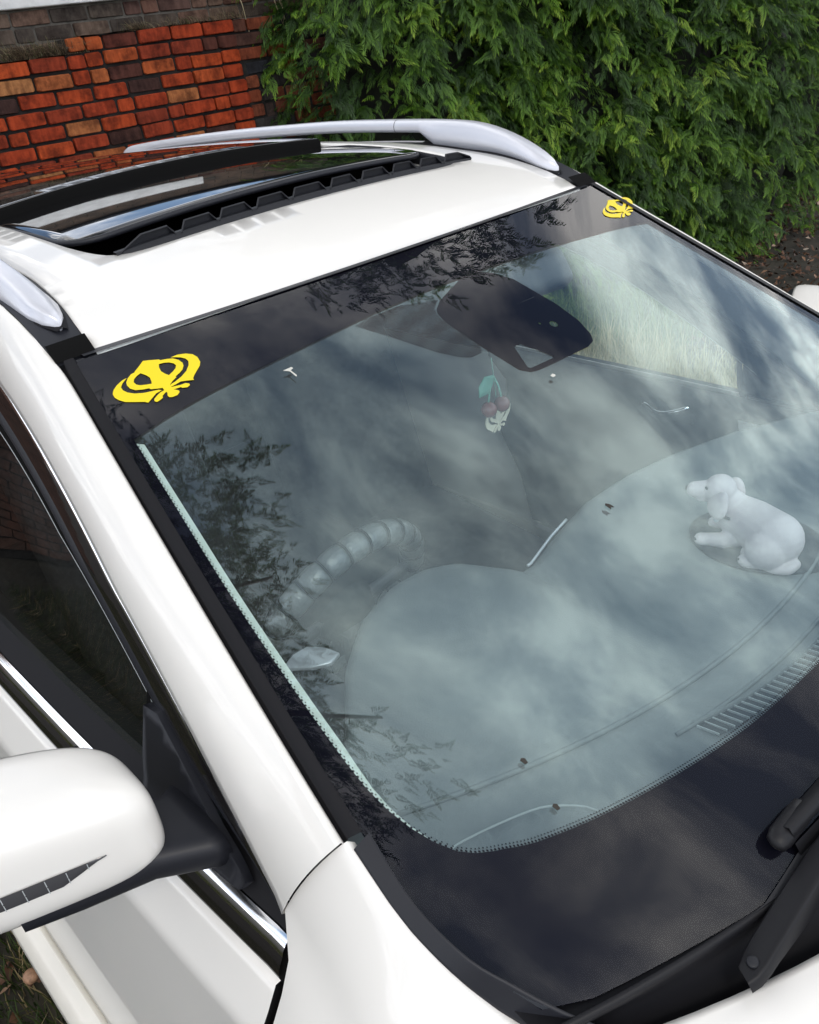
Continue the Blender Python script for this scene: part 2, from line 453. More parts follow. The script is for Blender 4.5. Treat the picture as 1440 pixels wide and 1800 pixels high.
# yellow emblem stickers
KA = [(-36.0, 9.2), (-44.8, 8.3), (-55.7, 5.7), (-64.3, 2.6), (-69.2, -0.5), (-70.5, -4.0), (-68.4, -7.1), (-62.7, -10.7), (-51.9, -13.4), (-40.4, -16.1), (-37.2, -17.8), (-27.8, -15.2), (-18.1, -12.4), (-8.2, -11.4), (-11.5, -10.1), (-20.4, -9.4), (-32.4, -8.4), (-43.1, -6.4), (-50.3, -3.5), (-53.5, -0.3), (-52.8, 2.8), (-47.1, 5.7)]
KB = [(39.9, 14.2), (52.1, 14.5), (63.3, 13.1), (71.4, 10.3), (73.9, 6.4), (71.5, 1.4), (66.1, -1.9), (56.9, -5.1), (47.8, -8.4), (42.6, -10.7), (42.0, -12.3), (32.8, -10.8), (24.1, -9.7), (15.3, -10.6), (6.9, -11.2), (8.4, -9.2), (17.5, -8.1), (31.0, -5.6), (43.3, -2.3), (53.3, 2.1), (57.7, 5.7), (57.1, 8.6), (52.7, 11.1), (46.0, 12.9)]
KC = [(-19.2, 12.6), (-9.2, 15.6), (1.8, 19.3), (10.4, 18.1), (23.2, 15.8), (23.9, 14.8), (34.1, 13.8), (41.6, 12.6), (46.8, 9.7), (48.4, 6.1), (46.0, 3.0), (39.9, -0.1), (32.8, -2.0), (23.8, -3.8), (23.9, -4.7), (15.5, -6.7), (8.2, -8.9), (6.9, -11.2), (6.8, -14.1), (11.7, -16.5), (11.0, -18.1), (5.1, -20.0), (-2.6, -20.2), (-7.0, -19.4), (-7.3, -17.7), (-4.3, -15.0), (-4.8, -14.0), (-13.3, -16.2), (-15.0, -18.0), (-20.8, -19.1), (-26.3, -19.7), (-28.4, -18.5), (-26.8, -16.7), (-19.8, -14.6), (-12.7, -12.9), (-5.4, -12.1), (-4.7, -9.7), (-12.1, -8.7), (-20.2, -7.4), (-20.9, -6.1), (-29.7, -5.3), (-38.7, -3.8), (-43.5, -0.9), (-43.8, 2.7), (-41.4, 5.6), (-35.3, 8.6), (-27.4, 11.1), (-21.0, 11.7)]
KD = [(6.7, -11.6), (20.3, -12.5), (28.0, -12.4), (31.8, -13.8), (31.3, -15.3), (25.6, -16.5), (18.8, -15.5), (17.8, -14.4), (9.7, -14.3), (6.4, -14.0)]
KH1 = [(-14.8, 9.3), (-10.4, 6.0), (-8.3, 2.8), (-10.8, -1.1), (-12.9, -3.0), (-20.8, -2.1), (-28.0, -1.0), (-31.9, 0.6), (-32.6, 3.5), (-28.8, 6.0), (-22.1, 8.0)]
KH2 = [(17.6, 11.8), (24.6, 11.5), (32.0, 10.3), (36.7, 8.0), (37.3, 5.6), (33.5, 3.3), (26.0, 1.1), (17.1, -0.8), (14.1, 1.7), (12.1, 4.9), (14.2, 9.0)]
for cx, cz, kz in ((-.536, 1.548, 1), (.596, 1.5460, .74)):
    f = lambda P: [(cx+x/1000*(.5+.5*kz), cz+z/1000*kz) for x, z in P]
    ws_patch('emblem_sticker', [f(KA), f(KB), f(KC), f(KD)], [f(KH1), f(KH2)], yellow, wscr, step=.012, off=.0012, dens=.004)

# --- rubber surround of the windscreen
PI = [(-.640, .011, 1.590), (-.646, -.051, 1.557), (-.657, -.128, 1.517), (-.665, -.188, 1.486), (-.681, -.265, 1.445), (-.698, -.372, 1.388), (-.724, -.526, 1.306), (-.738, -.679, 1.227)]
_px = np.polyfit([p[2] for p in PI], [p[0] for p in PI], 2); _py = np.polyfit([p[2] for p in PI], [p[1] for p in PI], 3)
PI = [(float(np.polyval(_px, z)), float(np.polyval(_py, z)), z) for z in np.linspace(1.590, 1.2265, 14)]
PIs = smoothc(PI, 40)
for s in BOTH:
    a, b, c, d = [], [], [], []
    for p in PIs:
        n = wsn(p[0], p[2]); q = wsp(p[0], p[2])
        inw = np.array([.022, wsy(p[0]+.022, p[2])-wsy(p[0], p[2]), 0.0])
        a.append(q-n*.012+inw*.05); b.append(q+inw*.32-n*.010); c.append(q+inw*.36+n*.002); d.append(q+inw*1.02+n*.0025)
    V, F = loft([S(a, s), S(b, s), S(c, s), S(d, s)])
    mk('windscreen_seal', V, F, rubber, car)
hx = np.linspace(-.60, .60, 40)
V, F = loft([[wsp(x, 1.5885-.002*(1-(x/.6)**2)*0, .0025) for x in hx], [(x, wsy(x, 1.593)+.004, 1.5925) for x in hx], [(x, wsy(x, 1.593)+.008, 1.5860) for x in hx]])
mk('header_seal', V, F, mattb, car)

# --- roof panel with sunroof opening
def rfront(x): return .006+.028*(abs(x)/.6)**4*0+.012*(1-(x/.6)**2)*-.6
def redge(y):
    return float(np.interp(y, [-.01, .007, .062, .142, .27, .6, 1.2, 1.9, 2.45], [.580, .578, .574, .562, .552, .545, .54, .52, .49]))
op_half = [(-.456, .652), (-.457, .472), (-.451, .345), (-.438, .268), (-.412, .228), (-.355, .2135), (-.2, .2105), (0, .2105)]
op_half = [tuple(p) for p in smoothc(op_half, 40)]
opening = [(-.452, 2.05)]+op_half+[(-x, y) for x, y in op_half[::-1][1:]]+[(.452, 2.05)]
ys_ = np.linspace(.008, 2.45, 60)
ro = [(-redge(y), y) for y in ys_[::-1]]+[(x, rfront(x)) for x in np.linspace(-.565, .565, 30)]+[(redge(y), y) for y in ys_]
V, F = flat_patch([densify(ro, .03)], [densify(opening, .02)], .045)
F = [f if ccw(V, f) else f[::-1] for f in F]
mk('roof_panel', [(x, y, roofz(x, y)) for x, y in V], F, white, car, thick=.012, recalc=False)
# upturned lip round the opening and rounded front edge of the roof skin
V, F = loft([[(x, y, roofz(x, y)-.001) for x, y in opening], [(x*.992, y+.004, roofz(x, y)-.006) for x, y in opening], [(x*.985, y+.006, roofz(x, y)-.045) for x, y in opening]])
mk('sunroof_frame', V, F, blackp, car)
# sunroof well
V, F = boxvf((0, 1.12, 1.625), (.90, 1.84, .004))
mk('sunroof_tray', V, F, gapb, car, smooth=False)
# wind deflector
def dz(x): return roofz(x, .225)
dfx = np.linspace(-.415, .465, 60)
V, F = loft([[(x, .222, dz(x)-.022) for x in dfx], [(x, .226, dz(x)+.004) for x in dfx], [(x, .238, dz(x)+.006) for x in dfx], [(x, .242, dz(x)-.022) for x in dfx]])
dfl = mk('wind_deflector', V, F, blackp, car)
tps = [(-.405, -.300), (-.285, -.212), (-.204, -.134), (-.122, -.048), (-.036, .044), (.058, .125), (.140, .213), (.226, .292), (.305, .370), (.380, .462)]
for i, (a, b) in enumerate(tps):
    a -= .0; w_ = b-a
    top = [(a-.001, 0), (a+.013 if i else a+.045, 1), (b-.007 if i < 9 else b-.03, 1), (b+.001, .35), (b+.004, 0)]
    sec = []
    for (x, h) in top:
        z0 = dz(x)
        sec.append([(x, .2245+.006*h, z0+.0035+.016*h), (x, .2275+.007*h, z0+.0045+.0165*h), (x, .238, z0+.005)])
    V, F = loft(sec)
    mk('deflector_tooth', V, F, blackp, dfl, smooth=False, thick=.002)
# moving glass panel (lower) and fixed rear glass panel (higher lip)
def rrect(x0, x1, y0, y1, r, n=8):
    out = []
    for (cx, cy, a0) in ((x1-r, y1-r, 0), (x0+r, y1-r, 90), (x0+r, y0+r, 180), (x1-r, y0+r, 270)):
        out += [(cx+r*math.cos(math.radians(a0+90*i/n)), cy+r*math.sin(math.radians(a0+90*i/n))) for i in range(n+1)]
    return out
pl = [(x, y+.012*(x/.44)**2*0) for x, y in rrect(-.446, .446, .340, 1.1, .075)]
V, F = flat_patch([densify(pl, .03)], [], .05)
sg = mk('sunroof_glass', [(x, y, roofz(x, y)+.003-.012*(y-.34)/.46) for x, y in V], F, roofg, car, thick=.006)
pl2 = densify(pl, .03)
V, F = tube_vf([(x, y, roofz(x, y)-.003-.012*(y-.34)/.46) for x, y in pl2]+[(pl2[0][0], pl2[0][1], roofz(*pl2[0])-.003-.012*(pl2[0][1]-.34)/.46)], .006, 8, False)
mk('panel_rim', V, F, mattb, sg)
yf = lambda x: .80+.03*(x/.45)**2*-1
pr = [(x, yf(x)) for x in np.linspace(-.445, .445, 24)]+[(.44, 2.03), (-.44, 2.03)]
V, F = flat_patch([densify(pr, .04)], [], .06)
rg = mk('rear_roof_glass', [(x, y, roofz(x, y)+.014) for x, y in V], F, roofg, car, thick=.006)
fx = np.linspace(-.447, .447, 30)
V, F = loft([[(x, yf(x)-.004, roofz(x, yf(x))+.0135) for x in fx], [(x, yf(x)-.010, roofz(x, yf(x))+.008) for x in fx], [(x, yf(x)-.010, roofz(x, yf(x))-.030) for x in fx]])
mk('panel_seal', V, F, gapb, rg)

# --- roof ditch trim, rails, pillars, cantrail on both sides
DO = [(-.640, .011, 1.590), (-.638, .05, 1.610), (-.636, .10, 1.632), (-.634, .164, 1.652), (-.632, .27, 1.670), (-.628, .6, 1.688), (-.614, 1.2, 1.686), (-.59, 1.9, 1.664), (-.56, 2.4, 1.615)]
DOs = smoothc(DO, 60)
E0 = [(-.596, 1.098), (-.489, 1.171), (-.365, 1.265), (-.247, 1.336), (-.156, 1.395), (.008, 1.480), (.178, 1.554)]
E0r = [(.40, 1.603), (.80, 1.632), (1.4, 1.622), (2.0, 1.560), (2.4, 1.450)]
_pe = np.polyfit([p[0] for p in E0+E0r], [p[1] for p in E0+E0r], 5)
E0all = smoothc([(y, float(np.polyval(_pe, y))) for y in np.linspace(-.600, 2.4, 40)], 140)
def pillar_sections(inner, outer, bul):
    secs = []
    for p, (y, z) in zip(inner, outer):
        p = np.array(p); q = np.array([sx(y, z), y, z])
        o = np.array([-.72, -.12, .68]); o /= np.linalg.norm(o)
        row = [p+np.array([.004, 0, -.010]), p+o*.001]
        for t in np.linspace(.06, 1, 12):
            row.append(p*(1-t)+q*t+o*bul*4*t*(1-t)*(1.12-.3*t))
        row.append(q+np.array([.006, .0, -.004])); row.append(q+np.array([.016, .004, -.006]))
        secs.append(row)
    return secs
PIr = PIs[::-1]
n_ = 40
inner_p = resample(PIr, n_)
i_split = np.argmin(np.abs(E0all[:, 0]-.10))
outer_p = resample(E0all[:i_split+1], n_)
inner_r = resample(DOs, 40)
outer_r = resample(E0all[i_split:], 40)
inner_all = np.vstack([inner_p, inner_r[1:]]); outer_all = np.vstack([outer_p, outer_r[1:]])
for _ in range(3):
    for A_ in (inner_all, outer_all): A_[30:60] = (A_[29:59]+A_[30:60]*2+A_[31:61])/4
for s in BOTH:
    V, F = loft([S(r, s) for r in pillar_sections(inner_all, outer_all, .016)])
    mk('front_pillar', V, F, white, car)
    di = [(-redge(y), y, roofz(redge(y), y)-.004) for y in DOs[:, 1]]
    mid = [((a[0]+b[0])/2, a[1], (a[2]+b[2])/2-.004) for a, b in zip(di, DOs)]
    V, F = loft([S(di, s), S(mid, s), S([(p[0], p[1], p[2]-.003) for p in DOs], s)])
    mk('roof_ditch_trim', V, F, mattb, car)
    # rail: rounded bar on two long solid feet
    def railz(y): return roofz(.6, y)+.004
    tp_y = [.080, .088, .153, .224, .315, .412, .582, .867, 1.148, 1.472, 1.858, 2.10, 2.18, 2.222]; tp_z = [1.632, 1.640, 1.675, 1.703, 1.727, 1.737, 1.743, 1.748, 1.745, 1.738, 1.722, 1.708, 1.698, 1.676]
    tc_ = smoothc(list(zip(tp_y, tp_z)), 80)
    def rx(y): return float(np.interp(y, [.05, .25, .6, 1.2, 1.9, 2.25], [.592, .606, .612, .606, .588, .570]))
    secs = []
    for y, zt in tc_:
        ft = railz(y)-.010
        kf = min(1, max(0, (y-.475)/.05)); kr = min(1, max(0, (2.04-y)/.05))
        k = min(kf, kr)
        zb = ft+(max(ft, zt-.031)-ft)*k
        hw = .0215*min(1, ((y-.080)/.05))**.5*min(1, (2.226-y)/.02)**.5+.001
        hb = hw*1.18 if k == 0 else hw*(1.18-.18*k)
        zc_, hh = (zt+zb)/2, max(.004, (zt-zb)/2)
        row = []
        for a in np.linspace(0, 2*math.pi, 28, endpoint=False):
            cx_ = math.copysign(abs(math.cos(a))**.55, math.cos(a)); sz_ = math.copysign(abs(math.sin(a))**.55, math.sin(a))
            row.append((-rx(y)+cx_*(hw if sz_ > 0 else hb)*(1-.22*max(0, sz_)), y, zc_+hh*sz_))
        secs.append(S(row, s))
    o = mk('roof_rail', *loft(secs, True, True), silver, car)
    # joint line in the rail and gasket under the foot
    jy = .62
    V, F = loft([[(p[0]+(p[0]+rx(jy)*s)*.02, jy+d, p[2]+.0004) for p in secs[int(np.argmin(abs(tc_[:, 0]-jy)))]] for d in (-.001, .001)], True); mk('rail_joint', V, F, mattb, o)
    gk = [(-(rx(y)+.0)*s, y, railz(y)-.004) for y in np.linspace(.075, .52, 14)]
    V, F = loft([[(x-.030*math.sin(min(1, (y-.06)/.08)*1.57), y, z+.0) for x, y, z in gk], [(x, y, z+.004) for x, y, z in gk], [(x+.030*math.sin(min(1, (y-.06)/.08)*1.57), y, z) for x, y, z in gk]])
    mk('rail_gasket', V, F, rubber, o)
    # strip end joint near the windscreen corner
    V, F = loft([S([(-redge(.045)-.001, .045, 1.6115), (-.638, .045, 1.6105)], s), S([(-redge(.045)-.001, .040, 1.6125), (-.638, .040, 1.6105)], s), S([(-redge(.02)-.001, .012, 1.592), (-.640, .012, 1.590)], s)])
    mk('trim_end_cap', V, F, gapb, car)

# --- doors, windows and lower side
BELT = 1.066
def off_curve(c, d, ysl=None):
    c = np.array(c); t = np.gradient(c, axis=0); t /= np.linalg.norm(t, axis=1)[:, None]
    nrm = np.stack([t[:, 1], -t[:, 0]], 1)          # towards the glass
    d = np.broadcast_to(d, (len(c),))
    return c+nrm*d[:, None]
def side_strip(c, d0, d1, dep0, dep1, s, y1=None, taper=True, lip=0.0, n=3):
    c = np.array(c)
    f = np.clip((c[:, 0]+.625)/.22, .06, 1) if taper else np.ones(len(c))
    rows = []
    for k in np.linspace(0, 1, n):
        cc = off_curve(c, (d0+(d1-d0)*k)*f)
        dep = dep0+(dep1-dep0)*k-lip*4*k*(1-k)
        rows.append(S([(sx(y, z)+dep, y, z) for y, z in cc], s))
    return loft(rows)
frame_c = [p for p in E0all if p[0] < .58]
rear_c = [p for p in E0all if .52 < p[0] < 1.55]
qtr_c = [p for p in E0all if 1.5 < p[0] < 2.3]
def glass_poly(curve, d, ylo, yhi, zlo):
    c = off_curve(np.array(curve), d)
    c = [tuple(p) for p in c if ylo <= p[0] <= yhi and p[1] > zlo]
    return c
def side_patch(name, poly, m, parent, s, dep, step=.05, dens=.03, **k):
    V, F = flat_patch([densify(poly, dens)], [], step)
    return mk(name, S([(sx(y, z)+dep, y, z) for y, z in V], s), F, m, parent, **k)
def grid_side(y0f, y1f, zs, s, ny=24, xoff=0.0):
    secs = []
    for z in zs:
        a, b = y0f(z), y1f(z)
        secs.append(S([(sx(y, z)+xoff, y, z) for y in np.linspace(a, b, ny)], s))
    return secs
def gap_y(z):                                     # front edge of the front door
    return float(np.interp(z, [.30, .5, .75, .93, .977, 1.03, 1.077, 1.10], [-.56, -.57, -.585, -.600, -.619, -.622, -.617, -.601]))
zlow = [1.022, 1.01, .99, .975, .96, .95, .93, .90, .85, .78, .70, .60, .52, .45, .40, .36, .34]
for s in BOTH:
    fd = empty('front_door'); fd.parent = car
    if s == 1: fd['label'] = 'driver side front door with black window frame'
    # skin
    secs = grid_side(lambda z: gap_y(z)+.004, lambda z: .545, zlow, s)
    V, F = loft([S([(p[0]*s+.03, p[1], p[2]) for p in secs[0]], s)]+secs+[S([(p[0]*s+.03, p[1], p[2]) for p in secs[-1]], s)])
    mk('door_skin', V, F, white, fd)
    # folded front edge of the door
    V, F = loft([S([(sx(gap_y(z)+.004, z), gap_y(z)+.004, z) for z in zlow], s), S([(sx(gap_y(z), z)+.004, gap_y(z)+.0015, z) for z in zlow], s), S([(sx(gap_y(z), z)+.05, gap_y(z)+.003, z) for z in zlow], s)])
    mk('door_edge', V, F, gapb, fd)
    # frame layers of the window
    mk('frame_gap', *side_strip(frame_c, .000, .005, .014, .012, s), gapb, fd)
    mk('chrome_line', *side_strip(frame_c, .005, .0135, .003, .003, s, lip=.002), chrome, fd)
    mk('gloss_strip', *side_strip(frame_c, .0135, .046, .004, .004, s, lip=.002), gloss, fd)
    mk('frame_lip', *side_strip(frame_c, .046, .049, .004, .012, s), gapb, fd)
    mk('window_frame', *side_strip(frame_c, .049, .070, .008, .008, s, lip=.003), mattb, fd)
    mk('glass_channel', *side_strip(frame_c, .070, .074, .009, .022, s), gapb, fd)
    mk('inner_seal', *side_strip(frame_c, .074, .112, .022, .026, s), gapb, fd)
    ip = glass_poly(frame_c, .080, -.45, .52, 1.085)
    poly = ip+[(.52, 1.055), (ip[0][0], 1.055)]
    side_patch('window_glass', poly, sideg, fd, s, .027)
    mk('pane_edge', *side_strip([p for p in frame_c if p[0] > -.40], .112, .114, .0255, .0255, s, taper=False, n=2), pale, fd)
    # belt trims
    yb = np.linspace(-.6175, .54, 50)
    def hstrip(name, z0, z1, d0, d1, m, lip=0.0, y=yb, n=4):
        rows = []
        for k in np.linspace(0, 1, n):
            z = z0+(z1-z0)*k
            rows.append(S([(sx(q, z+.012*max(0, -.35-q))+d0+(d1-d0)*k-lip*4*k*(1-k), q, z+.012*max(0, -.35-q)) for q in y], s))
        mk(name, *loft(rows), m, fd)
    hstrip('belt_seal', 1.098, 1.070, .030, .006, rubber)
    hstrip('belt_chrome', 1.070, 1.050, .004, .000, chrome, .003)
    hstrip('belt_trim', 1.050, 1.024, .000, .003, gloss, .002)
    hstrip('belt_gap', 1.024, 1.021, .010, .010, gapb)
    side_patch('belt_end', [(-.604, 1.086), (-.627, 1.086), (-.630, 1.022), (-.612, 1.022)], gapb, fd, s, .007, step=.02, dens=.01)
    # mirror sail
    sail = [(-.300, 1.218), (-.335, 1.222), (-.400, 1.178), (-.470, 1.126), (-.535, 1.092), (-.525, 1.079), (-.45, 1.074), (-.33, 1.072), (-.292, 1.072), (-.291, 1.14)]
    o = side_patch('mirror_sail', sail, mattb, fd, s, -.003, step=.02, dens=.015, thick=.012, bevel=.003)
    V, F = flat_patch([densify([(-.292, 1.222), (-.282, 1.222), (-.270, 1.06), (-.292, 1.06)], .02)], [], .02)
    mk('window_post', S([(sx(y, z)+.012, y, z) for y, z in V], s), F, gapb, fd)
    # door handle (rear edge of the door)
    tube('door_handle', S([(sx(.30, .90)-.002, .28, .90), (sx(.32, .90)-.028, .31, .905), (sx(.42, .90)-.032, .42, .908), (sx(.5, .9)-.026, .49, .906), (sx(.52, .90)-.002, .51, .90)], s), .011, white, fd, 8)
    # rear door
    rd = empty('rear_door'); rd.parent = car
    secs = grid_side(lambda z: .553, lambda z: 1.42-.25*max(0, .75-z), zlow, s)
    mk('door_skin', *loft(secs), white, rd)
    mk('window_frame', *side_strip(rear_c, .004, .075, .006, .010, s, taper=False), mattb, rd)
    ip = glass_poly(rear_c, .070, .62, 1.40, 1.1)
    side_patch('window_glass', ip+[(1.40, 1.055), (.62, 1.055)], darkg, rd, s, .022)
    mk('belt_trim', *loft([S([(sx(y, 1.075)+.004, y, 1.075) for y in np.linspace(.55, 1.42, 20)], s), S([(sx(y, 1.05)-.002, y, 1.05) for y in np.linspace(.55, 1.42, 20)], s), S([(sx(y, 1.022)+.004, y, 1.022) for y in np.linspace(.55, 1.42, 20)], s)]), gloss, rd)
    tube('door_handle', S([(sx(1.15, .90)-.002, 1.13, .90), (sx(1.15, .9)-.028, 1.16, .905), (sx(1.3, .9)-.03, 1.30, .906), (sx(1.3, .9)-.002, 1.33, .90)], s), .011, white, rd, 8)
    # centre pillar
    mk('centre_pillar', *loft([S([(sx(.50, z)+.016, .50, z) for z in np.linspace(1.02, 1.56, 10)], s), S([(sx(.64, z)+.016, .64, z) for z in np.linspace(1.02, 1.56, 10)], s)]), gloss, car)
    # quarter panel with wheel arch, rear
    def arch(y, cy, r=.40): return max(.33, .36+math.sqrt(max(0, r*r-(y-cy)**2))) if abs(y-cy) < r else .33
    rows = []
    for k in np.linspace(0, 1, 20):
        row = []
        for y in np.linspace(1.43, 2.52, 34):
            zt = 1.022 if y < 2.2 else 1.022
            zb = arch(y, 1.83)
            z = zt+(zb-zt)*k
            row.append((sx(y, z)-.02*math.exp(-((z-zb)/.06)**2)+.06*max(0, (y-2.2)/.32)**2, y, z))
        rows.append(S(row, s))
    mk('quarter_panel', *loft(rows), white, car)
    rows = [S([(sx(y, z)+.008+.06*max(0, (y-2.2)/.32)**2, y, z) for y in np.linspace(1.40, 2.46, 24)], s) for z in (1.022, 1.08, 1.14)]
    rows.append(S([(sx(y, float(np.interp(y, E0all[:, 0], E0all[:, 1]))-.05)+.010, y, max(1.16, float(np.interp(y, E0all[:, 0], E0all[:, 1]))-.03)) for y in np.linspace(1.40, 2.40, 24)], s))
    mk('rear_side_panel', *loft(rows), gloss, car)
    # sill: dusty ledge under the doors
    yy = np.linspace(-.62, 1.35, 30)
    prof = [(-.010, .345), (.012, .338), (-.004, .325), (-.026, .312), (-.052, .285), (-.056, .262), (-.02, .22), (.04, .20)]
    mk('sill', *loft([S([(sx(y, .34)+dx_, y, z) for y in yy], s) for dx_, z in prof]), dirty, car)
    # front wing
    inner = [(-.737, -.681, 1.2255), (-.743, -.76, 1.183), (-.738, -.816, 1.155), (-.722, -.862, 1.122), (-.702, -.900, 1.098), (-.680, -.945, 1.086), (-.672, -1.05, 1.072), (-.675, -1.3, 1.02), (-.685, -1.6, .94), (-.70, -1.85, .84)]
    inner = smoothc(inner, 36)
    def wing_sec(p, t):
        x, y, z = p
        # first sections start on the pillar joint, running down to the door corner
        j0 = np.array([sx(-.600, 1.098), -.600-.004, 1.099])
        k = min(1, max(0, (-y-.681)/.25))
        sh = np.array([-.802-.03*k-.02*min(1, max(0, (-y-.9)/.5)), y, 1.075-.02*k-.15*max(0, -y-1.0)**1.3])
        if k < 1:
            sh = j0*(1-k)**1.0+sh*(1-(1-k)**1.0)
        zb = arch(y, -1.02)
        row = [np.array([x+.012, y+.003, z-.014]), np.array([x+.002, y, z-.001])]
        o = np.array([-.5, 0, .86])
        for u in np.linspace(.05, 1, 9):
            row.append(np.array(p)*(1-u)+sh*u+o*.016*4*u*(1-u)*(.6+.4*k))
        yd = sh[1]
        for u in np.linspace(.08, 1, 14):
            zz = sh[2]+(zb-sh[2])*u
            yy_ = yd+(y-yd)*min(1, u*1.6) if k < 1 else y
            yg = gap_y(zz)-.009
            yy2 = min(yy_, yg) if k < 1 else yy_
            if k < .02: yy2 = yg
            xx = sx(-.6, zz)-.028*k*min(1, u*3)-.015*k*math.exp(-((zz-zb)/.07)**2)+.10*max(0, (-y-1.45)/.4)**2
            row.append(np.array([min(xx, sh[0]-.0), yy2, zz]))
        return row
    mk('front_wing', *loft([S(wing_sec(p, i/35), s) for i, p in enumerate(inner)]), white, car)
    # dark slot behind the door and pillar joints
    zz = np.linspace(1.10, .36, 20)
    mk('door_gap', *loft([S([(sx(-.6, z)+.022, gap_y(z)+.012, z) for z in zz], s), S([(sx(-.6, z)+.022, gap_y(z)-.016, z) for z in zz], s)]), gapb, car)
    jl = np.array([sx(-.600, 1.098)+.010, -.600, 1.092]); ji = np.array([-.734, -.680, 1.220])
    V, F = loft([S([jl+(ji-jl)*t+np.array([0, .008, -.003]) for t in np.linspace(0, 1, 8)], s), S([jl+(ji-jl)*t+np.array([0, -.010, -.006]) for t in np.linspace(0, 1, 8)], s)])
    mk('pillar_gap', V, F, gapb, car)
    # black corner trim between glass and wing
    oc = smoothc([(-.7345, -.690, 1.2185), (-.740, -.76, 1.180), (-.735, -.816, 1.152), (-.719, -.862, 1.119), (-.699, -.901, 1.096), (-.672, -.948, 1.080)], 24)
    ic = smoothc([(-.712, -.690, 1.224), (-.722, -.76, 1.188), (-.716, -.826, 1.160), (-.697, -.870, 1.140), (-.676, -.912, 1.120), (-.640, -.962, 1.088)], 24)
    nn = np.array([-.1, -.48, .87])
    V, F = loft([S([p-nn*.01 for p in oc], s), S([p+nn*.0015 for p in oc], s), S([p*.9+q*.1+nn*.003 for p, q in zip(oc, ic)], s), S([p*.3+q*.7+nn*.003 for p, q in zip(oc, ic)], s), S([p*.2+q*.8+nn*.0045 for p, q in zip(oc, ic)], s), S([p*.05+q*.95+nn*.0045 for p, q in zip(oc, ic)], s), S([q-nn*.002 for q in ic], s)])
    mk('windscreen_corner_trim', V, F, mattb, car)
    # wing mirror
    wm = empty('wing_mirror'); wm.parent = car
    mc = np.array([-.974, -.360, 1.197-(.02 if s < 0 else 0)])
    def mpt(u, v, sc=1.0, e=.55):
        cu_, su_ = math.cos(u), math.sin(u); cv, sv = math.cos(v), math.sin(v)
        pw = lambda q, ee: math.copysign(abs(q)**ee, q)
        x = .134*pw(sv, .50)*sc
        ring = pw(cv, .50)
        y = .088*pw(cu_, e)*ring*sc; z = .080*pw(su_, e)*ring*sc
        tp = 1-.12*(x/.132)                     # inner end a little smaller
        y *= 1-.10*(x/.132); z *= tp
        y += -.045*(x/.132)*1.0                 # outer end swept back
        z += -.016*(x/.132)+.0
        z -= .15*min(0, y)*min(0, z)/.08*0
        return mc+np.array([x, y, z])
    nu, nv = 48, 36
    def shell(u0, u1, name, m, nu_=40, sc=1.0, **k):
        secs = []
        for v in np.linspace(-math.pi/2+.001, math.pi/2-.001, nv):
            secs.append(S([mpt(u, v, sc) for u in np.linspace(u0, u1, nu_)], s))
        return mk(name, *loft(secs), m, wm, **k)
    cap = shell(math.radians(62), math.radians(247), 'mirror_cap', white, thick=.004)
    shell(math.radians(247), math.radians(322), 'mirror_base', mattb, 16, .985, thick=.004)
    shell(math.radians(-38), math.radians(62), 'mirror_bezel', mattb, 18, .985, thick=.004)
    V, F = loft([S([(mc[0]+q, mc[1]+.062-.045*(q/.134), mc[2]+z) for q in (-.10, .10)], s) for z in (-.045, .045)]); mk('mirror_glass', V, F, chrome, wm, smooth=False)
    # arm
    a0 = np.array([-.812, -.425, 1.108]); a1 = np.array([-.875, -.415, 1.126]); a2 = np.array([-.955, -.40, 1.132])
    secs = []
    for c, hy, hz in ((a0+np.array([.02, 0, 0]), .075, .030), (a0, .066, .028), (a1, .050, .026), (a2, .045, .022), (a2-np.array([.06, 0, -.006]), .030, .014)):
        secs.append(S([c+np.array([0, hy*math.copysign(abs(math.cos(a))**.6, math.cos(a)), hz*math.copysign(abs(math.sin(a))**.6, math.sin(a))]) for a in np.linspace(0, 2*math.pi, 20, endpoint=False)], s))
    mk('mirror_arm', *loft(secs, True, True), mattb, wm)
    # indicator lamp let into the front of the cap
    def on_cap(x, z, off):
        # front surface of the shell at (x, z): search angle
        v = math.asin(max(-1, min(1, math.copysign(abs((x-mc[0])/.134)**(1/.50), x-mc[0]))))
        u0, u1 = math.radians(100), math.radians(260)
        for _ in range(40):
            um = (u0+u1)/2
            if mpt(um, v)[2] > z: u0 = um
            else: u1 = um
        return mpt(um, v)+np.array([0, -off, off*.2])
    lx = np.linspace(-1.078, -.914, 24)
    up = [on_cap(x, 1.193+.075*(-.914-x)-.05*(-.914-x)*(x < 0)*0, .0015) for x in lx]
    lo = [on_cap(x, 1.193+.075*(-.914-x)-.020*min(1, (-.914-x)/.05), .0015) for x in lx]
    lp = mk('indicator_lamp', *loft([S(up, s), S([(a+b)/2+np.array([0, -.002, 0]) for a, b in zip(up, lo)], s), S(lo, s)]), lampm, wm)
    for i in range(2, 22, 3):
        mk('lens_rib', *loft([S([up[i]+np.array([0, -.002, 0]), lo[i]+np.array([0, -.002, 0])], s), S([up[i]+np.array([.0009, -.002, 0]), lo[i]+np.array([.0009, -.002, 0])], s)]), pale, lp, smooth=False)
    # wheels
    for cy in (-1.02, 1.83):
        wh = empty('wheel'); wh.parent = car
        prof = [(.10, .20), (.115, .30), (.10, .345), (.04, .355), (-.04, .355), (-.10, .345), (-.115, .30), (-.10, .20)]
        secs = [[(-(.79*s)+dx_*1.0, cy+r*math.cos(a), .355+r*math.sin(a)) for a in np.linspace(0, 2*math.pi, 40, endpoint=False)] for dx_, r in prof]
        mk('tyre', *loft(secs, True), tyre, wh)
        xo = -(.87)*s
        rv = [[(xo, cy+r*math.cos(a), .355+r*math.sin(a)) for a in np.linspace(0, 2*math.pi, 40, endpoint=False)] for r in (.235, .21)]
